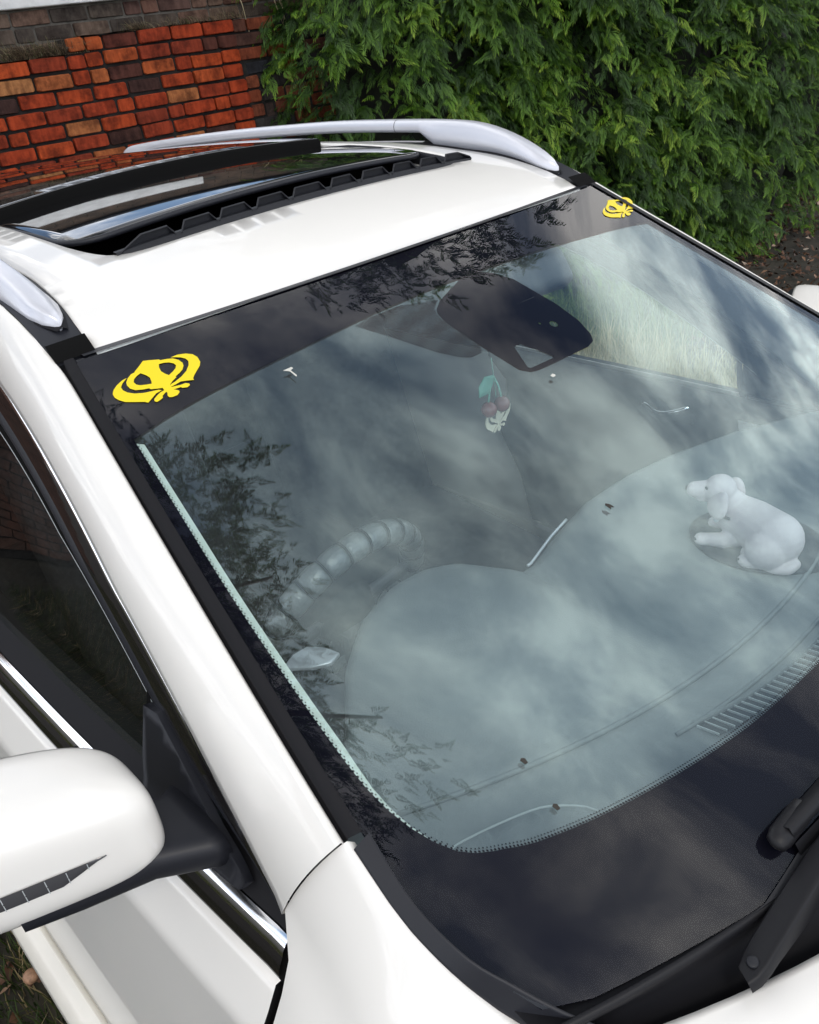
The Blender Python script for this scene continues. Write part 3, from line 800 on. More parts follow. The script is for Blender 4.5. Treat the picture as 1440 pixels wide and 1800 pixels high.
        rv.append([(xo+.05*s, cy+.205*math.cos(a), .355+.205*math.sin(a)) for a in np.linspace(0, 2*math.pi, 40, endpoint=False)])
        vfs = [loft(rv, True)]
        for k in range(5):
            a = 2*math.pi*k/5
            vfs.append(boxvf((xo, cy+.11*math.cos(a), .355+.11*math.sin(a)), (.03, .22, .05), Matrix.Rotation(a, 3, 'X')))
        mk('rim', *join(*vfs), alloy, wh, smooth=False)

# --- bonnet, cowl, bumper, tail (mostly outside the picture)
bx = np.linspace(-.685, .685, 40)
def bonz(x, t): return 1.083+.020*(1-(x/.69)**2)-.16*t-.10*t*t+.0
def bony(x, t): return (-1.142+.19*(abs(x)/.66)**2.1)*(1-t)+(-1.93+.16*(x/.69)**2)*t
secs = [[(x, bony(x, 0)+.012, bonz(x, 0)-.02) for x in bx], [(x, bony(x, 0)+.010, bonz(x, 0)-.004) for x in bx]]
for t in np.linspace(0, 1, 18): secs.append([(x, bony(x, t), bonz(x, t)) for x in bx])
mk('bonnet', *loft(secs), white, car)
# scuttle panel under the glass edge
cxs = np.linspace(-.71, .71, 60)
def gl_low(x): return wsp(x, 1.121, -.004)
secs = [[gl_low(x)+np.array([0, .03, .004]) for x in cxs], [gl_low(x)+np.array([0, -.004, -.002]) for x in cxs], [gl_low(x)+np.array([0, -.006, .0025]) for x in cxs], [gl_low(x)+np.array([0, -.011, .0005]) for x in cxs], [gl_low(x)+np.array([0, -.013, -.006]) for x in cxs], [gl_low(x)*.6+np.array([x, bony(x, 0)+.03, 1.055])*.4 for x in cxs], [(x, bony(x, 0)+.02, 1.05) for x in cxs], [(x, bony(x, 0)-.05, 1.00) for x in cxs]]
secs = [[(p[0], p[1], p[2]) for p in r] for r in secs]
mk('scuttle_panel', *loft(secs), wiperb, car)
# nose and tail, simple closed shapes
fb = []
for z, dy in ((.84, .0), (.75, -.10), (.60, -.14), (.45, -.13), (.30, -.05)):
    fb.append([(x, -1.93+dy+.22*(abs(x)/.88)**3, z) for x in np.linspace(-.86, .86, 30)])
mk('front_bumper', *loft(fb), white, car)
V, F = loft([[(x, -2.055+.03*(x/.3)**2, z) for x in np.linspace(-.42, .42, 12)] for z in (.80, .60)])
mk('grille', V, F, gloss, car)
for s in BOTH:
    V, F = loft([S([(-.80+.12*k, -1.86-.12*k+q*.02, z) for k in np.linspace(0, 2.6, 8)], s) for q, z in ((0, .84), (1, .80), (0, .73))])
    mk('headlight', V, F, clearl, car)
    V, F = loft([S([(-.79+.10*k, 2.53+.03*k, z) for k in np.linspace(0, 2.2, 6)], s) for z in (1.05, .98, .90)])
    mk('tail_lamp', V, F, redl, car)
tb = []
for y, z, hw in ((2.43, 1.645, .50), (2.55, 1.45, .60), (2.60, 1.12, .70), (2.62, 1.0, .78), (2.60, .8, .80), (2.66, .6, .82), (2.62, .35, .80)):
    tb.append([(x*hw, y-.10*x**4, z) for x in np.linspace(-1, 1, 24)])
mk('tailgate', *loft(tb), white, car)
mk('rear_screen', *loft([[(x*hw, y-.07*x**4+.012, z) for x in np.linspace(-.9, .9, 16)] for y, z, hw in ((2.47, 1.59, .52), (2.555, 1.44, .58), (2.60, 1.16, .66))]), darkg, car)

# --- wiper
pv = np.array([-.517, -1.011, 1.113])
tipv = np.array([.22, -1.085, 1.190])
def arm_pt(t): return pv+(np.array([-.382, -1.010, 1.136])-pv)*t*4.4 if t < .25 else np.array([-.382, -1.010, 1.136])*(1-(t-.25)/.75)+tipv*((t-.25)/.75)+np.array([0, .018*math.sin((t-.25)/.75*math.pi), 0])
secs = []
sd0 = np.array([-.42, -.62, .10]); sd0 /= np.linalg.norm(sd0)
sd1 = np.array([-.10, -.85, -.15]); sd1 /= np.linalg.norm(sd1)
for t in np.linspace(-.03, 1, 40):
    k = min(1, max(0, t)*2.2)
    c = arm_pt(max(t, 0)); side = sd0*(1-k)+sd1*k; side /= np.linalg.norm(side)
    ax = arm_pt(min(1, max(t, 0)+.02))-arm_pt(max(t, 0)); ax /= np.linalg.norm(ax)
    if t < 0: c = c+ax*t*.5
    upv = np.cross(ax, side); upv *= math.copysign(1, upv[2])
    wd = .0165-.006*k
    if t < .02: wd *= .62 if t < -.01 else .90
    secs.append([c-side*wd-upv*.012, c-side*wd*.97+upv*.002, c-side*wd*.75+upv*.005, c+side*wd*.55+upv*.0045, c+side*wd*.95+upv*.006, c+side*wd*1.1+upv*.002, c+side*wd*1.15-upv*(.010+.024*min(1, max(0, t-.04)*6))])
wiper = mk('wiper_arm', *loft(secs), wiperb, car)
upv = np.array([-.1, -.15, .98]); upv /= np.linalg.norm(upv)
V, F = tube_vf([pv+upv*.0035, pv+upv*.0070, pv+upv*.0078], [.0062, .0062, .004], 14)
mk('wiper_bolt', V, F, blackp, wiper)
b0 = wsp(-.405, 1.151, .016); b1 = wsp(.25, 1.160, .016)
def blade(t):
    x = -.383+.64*t; return wsp(x, 1.1365+.030*t, .016)
bd = [blade(t) for t in np.linspace(0, 1, 20)]
secs = []
for i, c in enumerate(bd):
    n = wsn(c[0], c[2]); d_ = np.array([0, n[2], -n[1]]); d_ /= np.linalg.norm(d_); d_ *= -1
    k = .0105
    secs.append([c+d_*k*1.0-n*.010, c+d_*k*.9+n*.004, c+n*.010, c-d_*k*.8+n*.002, c-d_*k*1.0-n*.010])
bl = mk('wiper_blade', *loft(secs), wiperb, wiper)
c = bd[0]; n = wsn(c[0], c[2]); d_ = -np.array([0, n[2], -n[1]])
V, F = loft([[c+np.array([ox, 0, 0])+d_*.0135*math.cos(a)*f+n*(.009*math.sin(a)*f-.003) for a in np.linspace(0, 2*math.pi, 14, endpoint=False)] for ox, f in ((-.022, .35), (-.018, .8), (-.008, 1.0), (.03, 1.0), (.045, .9))], True, True)
mk('blade_end_cap', V, F, wiperb, bl)
V, F = loft([[wsp(-.383+.64*t, 1.1245+.030*t, .001) for t in np.linspace(0, 1, 14)], [wsp(-.383+.64*t, 1.1305+.030*t, .012) for t in np.linspace(0, 1, 14)]])
mk('blade_rubber', V, F, rubber, bl, smooth=False)
# black patch at the glass foot: wiper rubber and arm shade put into colour
rest = [(-.470, 1.1185), (-.455, 1.1190), (-.399, 1.1255), (-.334, 1.1325), (-.20, 1.142), (.20, 1.142), (.36, 1.132), (.47, 1.1185)]
ws_patch('wiper_rubber_shade', [rest], [], blackp, car, step=.03, off=.003, dens=.02)

# ------------------------------------------------------------------ cabin
def fl(x, xs, ys): return float(np.interp(x, xs, ys))
def dash_edge(x):
    return fl(x, [-.74, -.58, -.50, -.41, -.318, -.25, -.20, -.17, -.14, -.093, 0, .132, .25, .365, .546, .74], [-.52, -.45, -.36, -.295, -.262, -.262, -.285, -.345, -.375, -.380, -.352, -.325, -.330, -.352, -.405, -.50])
def line1(x): return -.770+.41*x*x
def dash_z(x, y):
    z = 1.108+.010*math.exp(-((x-.35)/.3)**2)
    f1 = 1/(1+math.exp((y-line1(x))/.0035))
    z -= .013*f1
    f2 = 1/(1+math.exp((y-(line1(x)-.052))/.003))
    z -= .006*f2*(1 if abs(x) < .33 else 0)
    q = ((x+.345)/.215)**2+((y+.42)/.26)**2
    z += .040*max(0, 1-q**1.5)**.7 if q < 1 else 0
    return z
xs_ = np.linspace(-.715, .715, 150)
secs = []
for t in np.linspace(0, 1, 80):
    row = []
    for x in xs_:
        ef = wsy(x, 1.135)+.012 if abs(x) < .68 else wsy(.68*math.copysign(1, x), 1.16)+.02
        y = ef+(dash_edge(x)-ef)*t
        zz = dash_z(x, y)
        if t > .965: zz -= .012*((t-.965)/.035)**2
        row.append((x, y, zz))
    secs.append(row)
secs.append([(x, dash_edge(x)+.010, dash_z(x, dash_edge(x))-.05) for x in xs_])
secs.append([(x, dash_edge(x)+.02, .80) for x in xs_])
dash = mk('dashboard', *loft(secs), dashm, car)
# bright beading along the passenger edge
px_ = np.linspace(-.10, .06, 20)
tube('dash_trim', [(x, dash_edge(x)+.006, dash_z(x, dash_edge(x))-.010) for x in px_], .0028, silver, dash, 6)
tube('dash_crease', [(x, line1(x)+.004, dash_z(x, line1(x)+.006)+.0005) for x in np.linspace(-.62, .62, 60)], .0038, dashm, dash, 8)
tube('dash_crease', [(x, line1(x)-.048, dash_z(x, line1(x)-.044)+.0005) for x in np.linspace(-.285, .285, 40)], .0030, dashm, dash, 8)
# demister grille
def v_front(x): return -.866+.65*x*x
V, F = loft([[(x, v_front(x), dash_z(x, v_front(x))+.0035) for x in np.linspace(-.252, .252, 40)], [(x, v_front(x)+.029, dash_z(x, v_front(x)+.029)+.0035) for x in np.linspace(-.252, .252, 40)]])
mk('demister_slot', V, F, gapb, dash)
V, F = boxvf((0, 0, 0), (.0014, .030, .004)); sl0 = None
for x in np.arange(-.252, .2521, .0126):
    y = v_front(x)+.0145
    if sl0 is None:
        o = mk('vent_slat', V, F, pale, dash, smooth=False); sl0 = o
    else:
        o = sl0.copy(); COL.objects.link(o); o.parent = dash
    o.location = (x, y, dash_z(x, y)+.005); o.rotation_euler = (0, 0, math.radians(8))
V, F = loft([[(x, v_front(x)+.031, dash_z(x, v_front(x)+.031)+.003) for x in np.linspace(-.255, .255, 40)], [(x, v_front(x)+.033, dash_z(x, v_front(x)+.033)+.006) for x in np.linspace(-.255, .255, 40)], [(x, v_front(x)+.036, dash_z(x, v_front(x)+.036)+.003) for x in np.linspace(-.255, .255, 40)]])
mk('demister_frame', V, F, dashm, dash)
# perforated speaker cover in the driver's corner
spk = [(-.640, -.700), (-.605, -.690), (-.511, -.722), (-.476, -.748), (-.455, -.785), (-.470, -.835), (-.60, -.800), (-.655, -.742)]
spk = [tuple(p) for p in smoothc(spk+[spk[0]], 40)][:-1]
V, F = flat_patch([spk], [], .02)
mk('speaker_cover', [(x, y, dash_z(x, y)+.006) for x, y in V], F, dashm, dash, thick=.003)
for p in spk[:0]: pass
tube('cover_edge', [(x, y, dash_z(x, y)+.006) for x, y in spk[:int(len(spk)*.44)]], .0016, pale, dash, 6)
pm = dotmat('perforation', .27, 420)
mk('perforation', [(x*1.0, y, dash_z(x, y)+.0075) for x, y in V], F, pm, dash)
# small silver end-vent trim and switch panel on the driver's side
leaf = [(-.546, -.250), (-.515, -.236), (-.487, -.238), (-.470, -.262), (-.462, -.292), (-.486, -.300), (-.512, -.286)]
V, F = flat_patch([leaf], [], .02)
mk('end_vent_trim', [(x, y, 1.100+.2*(y+.25)*.2) for x, y in V], F, silver, dash, thick=.008, bevel=.002)
mk('end_panel', *boxvf((-.58, -.34, 1.04), (.20, .26, .05)), dashd, dash, smooth=False)
# instrument binnacle face with bright square
V, F = boxvf((-.30, -.262, 1.05), (.26, .02, .09)); mk('instrument_face', V, F, cabin, dash, smooth=False)

# steering wheel: rim in covered segments
sw = empty('steering_wheel', (0, 0, 0)); sw.parent = car
wc = np.array([-.272, -.020, .948]); WR = .198
ua = np.array([1.0, .04, 0.03]); ua /= np.linalg.norm(ua); ub = np.array([0, -.42, .90]); ub -= ua*(ub@ua); ub /= np.linalg.norm(ub)
def wpt(a, r=WR): return wc+r*(math.cos(a)*ua+math.sin(a)*ub)
nseg = 26
seg = 2*math.pi/nseg
for i in range(nseg):
    a0 = i*seg
    path = [wpt(a0+seg*t) for t in np.linspace(.02, .98, 7)]
    tube('cover_segment', path, [.0235, .0258, .0265, .0267, .0265, .0258, .0235], leather, sw, 12)
    tube('cover_band', [wpt(a0-.011), wpt(a0+.011)], .0268, cabin, sw, 12)
V, F = tube_vf([wc+ub*.0-np.cross(ua, ub)*.0, wc+np.cross(ua, ub)*.03], [.075, .06], 20); mk('hub', V, F, cabin, sw)
for a in (0.05, math.pi-.05, -math.pi/2):
    V, F = loft([[wc+math.cos(a)*ua*r+math.sin(a)*ub*r+q*(-math.sin(a)*ua+math.cos(a)*ub) for q in (-.02, .02)] for r in (.05, .12, .19)])
    mk('spoke', V, F, dashd, sw, thick=.012)
V, F = boxvf((-.205, -.245, 1.075), (.050, .004, .035)); mk('cluster_trim', V, F, silver, dash, smooth=False)

# seats
def seat(x, y, wdt, name='front_seat'):
    st = empty(name); st.parent = car
    def cush(nm, c, sz, rx, bev=.05):
        V, F = boxvf((0, 0, 0), sz)
        o = mk(nm, V, F, cloth, st, bevel=0)
        md = o.modifiers.new('b', 'BEVEL'); md.width = bev; md.segments = 4
        o.location = c; o.rotation_euler = (math.radians(rx), 0, 0)
    cush('seat_cushion', (x, y, .56), (wdt, .52, .16), 6)
    cush('backrest', (x, y+.36, .90), (wdt, .16, .64), -14)
    return st, cush
for x in (-.36, .36):
    st, cush = seat(x, .42, .48)
    cush('headrest', (x, .905, 1.285), (.26, .11, .17), -8, .04)
st, cush = seat(0, 1.30, 1.20, 'rear_seat')
for x in (-.38, 0, .38): cush('headrest', (x, 1.78, 1.26), (.26, .10, .16), -8, .04)
# cabin shell
box('cabin_floor', (0, .75, .34), (1.66, 3.4, .03), cabin, car)
box('console', (0, .15, .62), (.24, 1.0, .36), cabin, car, bevel=.03)
box('footwell_bulkhead', (0, -.62, .68), (1.5, .03, .72), cabin, car)
box('load_bay', (0, 2.1, .72), (1.2, .85, .04), cabin, car)
hl = [(x, y) for y in np.linspace(.03, 2.35, 24) for x in (-.6, .6)]
ring = [(-.60, .02), (.60, .02), (.56, 2.38), (-.56, 2.38)]
V, F = flat_patch([densify(ring, .05)], [densify([(-.43, .26), (.43, .26), (.43, 2.0), (-.43, 2.0)], .05)], .06)
mk('headliner', [(x, y, min(roofz(x, y)-.030, 1.70)) for x, y in V], F, headl, car)
for s in BOTH:
    # door card with arm rest, grab bar and bright handle
    dc = empty('door_card'); dc.parent = car
    secs = [S([(sx(y, z)+off, y, z) for y in np.linspace(-.58, .52, 20)], s) for z, off in ((1.075, .035), (1.078, .075), (1.05, .090), (.95, .075), (.86, .095), (.80, .14), (.76, .13), (.60, .08), (.40, .06))]
    mk('card_panel', *loft(secs), cardb, dc)
    hp = [(sx(-.05, 1.0)+.105, -.03, 1.005), (sx(-.05, 1.0)+.125, -.05, 1.022), (sx(-.08, 1.0)+.13, -.09, 1.008), (sx(-.1, 1.0)+.13, -.14, 1.020), (sx(-.1, 1.0)+.118, -.175, 1.036)]
    tube('door_pull', S([tuple(p) for p in smoothc(hp, 14)], s), .0075, chrome, dc, 8)
    mk('pull_cup', *boxvf((s*(sx(-.05, 1.0)+.092), -.09, 1.005), (.02, .16, .055)), cabin, dc, smooth=False)
    V, F = loft([S([(sx(y, .99)+.10, y, .99) for y in np.linspace(-.36, -.30, 4)], s), S([(sx(y, 1.03)+.085, y, 1.03) for y in np.linspace(-.36, -.30, 4)], s)])
    mk('vent_trim', V, F, silver, dc, smooth=False)
    # inside of the front pillar
    V, F = loft([S([(p[0]+.02, p[1]+.02, p[2]-.02) for p in inner_p], s), S([(sx(y, z)+.05, y+.01, z-.01) for y, z in outer_p], s)])
    mk('pillar_trim', V, F, dashd, car)
# interior mirror housing behind the sensor patch
V, F = boxvf((0, 0, 0), (.25, .055, .085)); o = mk('interior_mirror', V, F, dashd, car)
md = o.modifiers.new('b', 'BEVEL'); md.width = .02; md.segments = 4
o.location = (.265, -.070, 1.475); o.rotation_euler = (math.radians(-35), 0, math.radians(-8))
V, F = boxvf((.10, -.16, 1.475), (.10, .10, .03)); o = mk('camera_housing', V, F, cabin, car); o.rotation_euler = (0, 0, 0)

# ------------------------------------------------------------------ things in and on the car
# hanging cherries and pendant
hg = tag(empty('hanging_cherries', (.085, -.15, 1.285)), 'pair of hanging dull red toy cherries with a green leaf, behind the windscreen centre', 'ornament')
def sph(name, c, r, m, parent, sc=(1, 1, 1), n=16):
    bm = bmesh.new(); bmesh.ops.create_uvsphere(bm, u_segments=n, v_segments=n//2+2, radius=r)
    me = bpy.data.meshes.new(name); bm.to_mesh(me); bm.free(); me.materials.append(m)
    for p in me.polygons: p.use_smooth = True
    o = bpy.data.objects.new(name, me); o.location = c; o.scale = sc
    return link(o, parent)
sph('cherry', (-.018, 0, .000), .016, cherry, hg); sph('cherry', (.013, -.006, .002), .016, cherry, hg)
tube('stem', [(-.018, 0, .014), (-.012, 0, .035), (.002, 0, .062)], .0022, greenp, hg, 6)
tube('stem', [(.013, -.006, .016), (.010, -.003, .040), (.002, 0, .062)], .0022, greenp, hg, 6)
V, F = flat_patch([[(-.045, .035), (-.043, .055), (-.025, .070), (.0, .066), (-.004, .050), (-.018, .034)]], [], .02)
mk('leaf', [(x, -.004+.15*(z-.05)*.2, z) for x, z in V], F, greenp, hg, thick=.002)
pd = tag(empty('hanging_pendant', (.106, -.135, 1.254)), 'ivory emblem pendant hanging just behind the toy cherries', 'ornament')
for nm, pl_, hs in (('crescent', [KA, KB], []), ('blade_ring', [KC], [KH1, KH2]), ('leaf', [KD], [])):
    V, F = flat_patch([[(x*.00052, z*.00165) for x, z in q] for q in pl_], [[(x*.00052, z*.00165) for x, z in q] for q in hs], .02)
    mk(nm, [(x, {'leaf': -.0015}.get(nm, 0), z) for x, z in V], F, ivory, pd, thick=.0022, smooth=False)
tube('cord', [(0, 0, .024), (-.002, 0, .06), (.0, .005, .12)], .0009, greenp, pd, 5)

# dog ornament on its mat
mt = []
for a in np.linspace(0, 2*math.pi, 40, endpoint=False):
    mt.append((.165+.088*math.cos(a), -.655+.115*math.sin(a)))
V, F = flat_patch([mt], [], .03)
o = mk('dashboard_mat', [(x, y, dash_z(x, y)+.0055) for x, y in V], F, blackp, None, thick=.006)
tag(o, 'dark oval grip mat under the dog ornament on the dashboard', 'mat')

dog = tag(empty('dog_ornament', (.12, -.65, 1.112)), 'white puppy ornament lying on the dashboard with its nose raised', 'ornament')
def ell(c, r, rot=(0, 0, 0)):
    bm = bmesh.new(); bmesh.ops.create_uvsphere(bm, u_segments=20, v_segments=12, radius=1)
    Mx = Matrix.Translation(c) @ Matrix.Rotation(rot[2], 4, 'Z') @ Matrix.Rotation(rot[1], 4, 'Y') @ Matrix.Rotation(rot[0], 4, 'X') @ Matrix.Diagonal((*r, 1))
    bmesh.ops.transform(bm, matrix=Mx, verts=bm.verts)
    V = [tuple(v.co) for v in bm.verts]; F = [tuple(v.index for v in f.verts) for f in bm.faces]; bm.free()
    return V, F
def capsule(a, b, ra, rb, n=9):
    a = np.array(a); b = np.array(b)
    return [ell(tuple(a+(b-a)*t), (ra+(rb-ra)*t,)*3) for t in np.linspace(0, 1, n)]
parts_ = []
parts_ += capsule((.128, -.703, 1.157), (.147, -.657, 1.160), .044, .040)
parts_ += capsule((.147, -.657, 1.160), (.153, -.616, 1.166), .040, .034)
parts_ += capsule((.150, -.622, 1.172), (.145, -.604, 1.195), .031, .023)      # neck
parts_ += [ell((.141, -.597, 1.209), (.0285, .0265, .0265))]                    # skull
parts_ += capsule((.136, -.588, 1.208), (.1225, -.561, 1.2075), .018, .0135)     # muzzle
parts_ += capsule((.134, -.588, 1.199), (.125, -.570, 1.196), .012, .009)        # jaw
parts_ += capsule((.135, -.640, 1.142), (.118, -.622, 1.130), .022, .014)        # foreleg
parts_ += capsule((.118, -.622, 1.130), (.112, -.590, 1.124), .0135, .0115)
parts_ += [ell((.110, -.586, 1.1235), (.0125, .0145, .0110))]
parts_ += capsule((.180, -.630, 1.140), (.168, -.575, 1.124), .020, .011)        # far foreleg
parts_ += [ell((.100, -.702, 1.149), (.026, .033, .034), (0, 0, .2))]           # haunch
parts_ += capsule((.104, -.705, 1.130), (.094, -.684, 1.125), .016, .0135)
parts_ += [ell((.092, -.678, 1.1245), (.0145, .017, .0115))]
parts_ += capsule((.112, -.684, 1.128), (.111, -.666, 1.125), .013, .0105)       # other hind foot
tl = smoothc([(.118, -.742, 1.128), (.102, -.738, 1.124), (.094, -.718, 1.122), (.096, -.698, 1.121)], 12)
parts_ += [ell(tuple(p), (.0095-.0004*i,)*3) for i, p in enumerate(tl)]
V, F = join(*parts_)
V = np.array(V)-np.array((.12, -.65, 1.112))
bd_ = mk('body', V, F, dogm, dog)
md = bd_.modifiers.new('rm', 'REMESH'); md.mode = 'VOXEL'; md.voxel_size = .0022; md.use_smooth_shade = True
md = bd_.modifiers.new('sm', 'SMOOTH'); md.iterations = 2; md.factor = .5
def dogpart(name, vf, m, **k):
    V, F = vf; return mk(name, np.array(V)-np.array((.12, -.65, 1.112)), F, m, dog, **k)
# hanging ear: flat drop shape on the near side, and the far ear
for nm, c, rt in (('ear', (.1085, -.6135, 1.2005), (.30, .30, -.35)), ('ear', (.170, -.606, 1.202), (.35, -.25, .2))):
    Ve, Fe = ell((0, 0, 0), (.0085, .0200, .0250))
    Ve = [(x, y*(1-.35*z/.0235), z) for x, y, z in Ve]
    Mx = Matrix.Translation(c) @ Matrix.Rotation(rt[2], 4, 'Z') @ Matrix.Rotation(rt[1], 4, 'Y') @ Matrix.Rotation(rt[0], 4, 'X')
    dogpart(nm, ([tuple(Mx @ Vector(v)) for v in Ve], Fe), dogm)
dogpart('nose', ell((.1185, -.5505, 1.2095), (.006, .0045, .005)), dogd)
dogpart('eye', ell((.1185, -.585, 1.2185), (.0022, .0042, .0026), (0, 0, -.5)), dogd)
dogpart('eye', ell((.152, -.578, 1.2185), (.0022, .0042, .0026)), dogd)
cl = [(.1455+.0335*math.cos(a), -.6130+.0315*math.sin(a), 1.184+.012*math.sin(a)+.004*math.cos(a)) for a in np.linspace(0, 2*math.pi, 30)]
dogpart('collar', tube_vf(cl, .0026, 6), dogd)
dogpart('collar_charm', ell((.113, -.608, 1.170), (.004, .005, .007)), silver)
for c in ((.1005, -.5775, 1.126), (.1075, -.575, 1.127), (.083, -.667, 1.127), (.089, -.664, 1.128)):
    dogpart('toe_line', ell(c, (.0012, .0045, .0030), (0, 0, -.3)), dogd)

# bits of dirt lying on the glass
def bit(name, xz, pts, m, label):
    V = [wsp(xz[0]+p[0], xz[1]+p[1], .0018) for p in pts]
    o = mk(name, V, [tuple(range(len(V)))], m, None, smooth=False, thick=.0008)
    tag(o, label, 'debris')
def dirt(name, c): return mat(name, c, rough=.8)
db = dirt('dry_bit', (.55, .55, .5)); dk = dirt('dark_bit', (.03, .025, .02))
bit('leaf_fragment', (-.362, 1.512), [(-.009, .004), (.006, .0045), (.007, .003), (.0005, .002), (.002, -.004), (-.0005, -.005), (-.0015, .0015)], db, 'pale T-shaped leaf fragment stuck on the upper windscreen')
bit('leaf_fragment', (-.005, 1.432-.012), [(-.004, .001), (.003, .0016), (.005, 0), (.003, -.0012), (-.003, -.001)], db, 'tiny pale fragment just below the black sensor patch')
bit('soil_crumb', (-.535, 1.222), [(-.003, .0012), (0, .002), (.003, .001), (.002, -.0015), (-.002, -.0015)], dk, 'dark soil crumb low on the windscreen above the driver side vent')
bit('soil_crumb', (-.545, 1.1965), [(-.003, .0012), (0, .002), (.003, .001), (.002, -.0015), (-.002, -.0015)], dk, 'dark soil crumb over the perforated corner cover')
bit('soil_crumb', (-.16, 1.318), [(-.004, .002), (-.001, .003), (.003, .001), (.004, -.002), (0, -.001), (-.003, -.002)], dk, 'dark soil crumb in the middle of the windscreen')

# ------------------------------------------------------------------ brick wall behind the car
def brick_mat(name, ramp, rough=.85):
    m = bpy.data.materials.new(name); m.use_nodes = True
    t = m.node_tree; b = t.nodes['Principled BSDF']; b.inputs['Roughness'].default_value = rough
    b.inputs['Specular IOR Level'].default_value = .25
    oi = N(t, 'ShaderNodeObjectInfo'); tcn = N(t, 'ShaderNodeTexCoord')
    rp = N(t, 'ShaderNodeValToRGB'); rp.color_ramp.interpolation = 'LINEAR'
    els = rp.color_ramp.elements
    els[0].position = ramp[0][0]; els[0].color = (*ramp[0][1], 1)
    els[1].position = ramp[-1][0]; els[1].color = (*ramp[-1][1], 1)
    for p, c in ramp[1:-1]:
        q = els.new(p); q.color = (*c, 1)
    L(t, oi.outputs['Random'], rp.inputs['Fac'])
    # grain, kiss marks and soot stains
    ad = N(t, 'ShaderNodeVectorMath', operation='ADD')
    L(t, tcn.outputs['Object'], ad.inputs[0])
    cb = N(t, 'ShaderNodeCombineXYZ'); mu = N(t, 'ShaderNodeMath', operation='MULTIPLY', i_1=37.0)
    L(t, oi.outputs['Random'], mu.inputs[0]); L(t, mu.outputs[0], cb.inputs[0]); L(t, mu.outputs[0], cb.inputs[2])
    L(t, cb.outputs[0], ad.inputs[1])
    nz = N(t, 'ShaderNodeTexNoise', i_Scale=9.0, i_Detail=6.0, i_Roughness=.65)
    L(t, ad.outputs[0], nz.inputs['Vector'])
    st = N(t, 'ShaderNodeValToRGB')
    st.color_ramp.elements[0].position = .36; st.color_ramp.elements[0].color = (.16, .12, .12, 1)
    st.color_ramp.elements[1].position = .56; st.color_ramp.elements[1].color = (1, 1, 1, 1)
    L(t, nz.outputs['Fac'], st.inputs['Fac'])
    m1 = N(t, 'ShaderNodeMix', data_type='RGBA', blend_type='MULTIPLY'); m1.inputs['Factor'].default_value = .75
    L(t, rp.outputs['Color'], m1.inputs['A']); L(t, st.outputs['Color'], m1.inputs['B'])
    mp = N(t, 'ShaderNodeMapping'); mp.inputs['Scale'].default_value = (38, 8, 7)
    L(t, ad.outputs[0], mp.inputs[0])
    n2_ = N(t, 'ShaderNodeTexNoise', i_Scale=1.0, i_Detail=3.0)
    L(t, mp.outputs[0], n2_.inputs['Vector'])
    r3 = N(t, 'ShaderNodeValToRGB'); r3.color_ramp.elements[0].position = .40; r3.color_ramp.elements[0].color = (.62, .60, .60, 1)
    r3.color_ramp.elements[1].position = .64; r3.color_ramp.elements[1].color = (1.25, 1.35, 1.4, 1)
    L(t, n2_.outputs['Fac'], r3.inputs['Fac'])
    m2 = N(t, 'ShaderNodeMix', data_type='RGBA', blend_type='MULTIPLY'); m2.inputs['Factor'].default_value = .5
    L(t, m1.outputs['Result'], m2.inputs['A']); L(t, r3.outputs['Color'], m2.inputs['B'])
    L(t, m2.outputs['Result'], b.inputs['Base Color'])
    n3 = N(t, 'ShaderNodeTexNoise', i_Scale=70.0, i_Detail=5.0)
    L(t, ad.outputs[0], n3.inputs['Vector'])
    bp = N(t, 'ShaderNodeBump', i_Strength=.6, i_Distance=.004)
    L(t, n3.outputs['Fac'], bp.inputs['Height']); L(t, bp.outputs['Normal'], b.inputs['Normal'])
    return m
red_b = brick_mat('red_brick', [(0, (.050, .024, .020)), (.05, (.075, .030, .022)), (.09, (.22, .036, .016)), (.40, (.37, .046, .013)), (.75, (.47, .070, .016)), (.94, (.42, .100, .028)), (.975, (.43, .18, .065)), (1.0, (.26, .11, .05))])
brown_b = brick_mat('weathered_brown_brick', [(0, (.050, .042, .036)), (.3, (.10, .075, .058)), (.6, (.16, .105, .075)), (.85, (.17, .085, .060)), (1, (.11, .06, .048))])
mixed_b = brick_mat('mixed_dark_brick', [(0, (.03, .032, .04)), (.22, (.05, .042, .038)), (.45, (.17, .050, .026)), (.85, (.26, .060, .026)), (1, (.20, .11, .06))])
mortar = mat('old_dark_mortar', (.016, .014, .012), rough=.95, noise=.5, nscale=14, bump=.6, bscale=60)
mortar2 = mat('pale_mortar', (.11, .10, .085), rough=.95, noise=.4, nscale=14, bump=.6, bscale=60)
whiteb = mat('chipped_white_render', (.90, .89, .87), rough=.8, noise=.12, nscale=9, bump=.3, bscale=40)

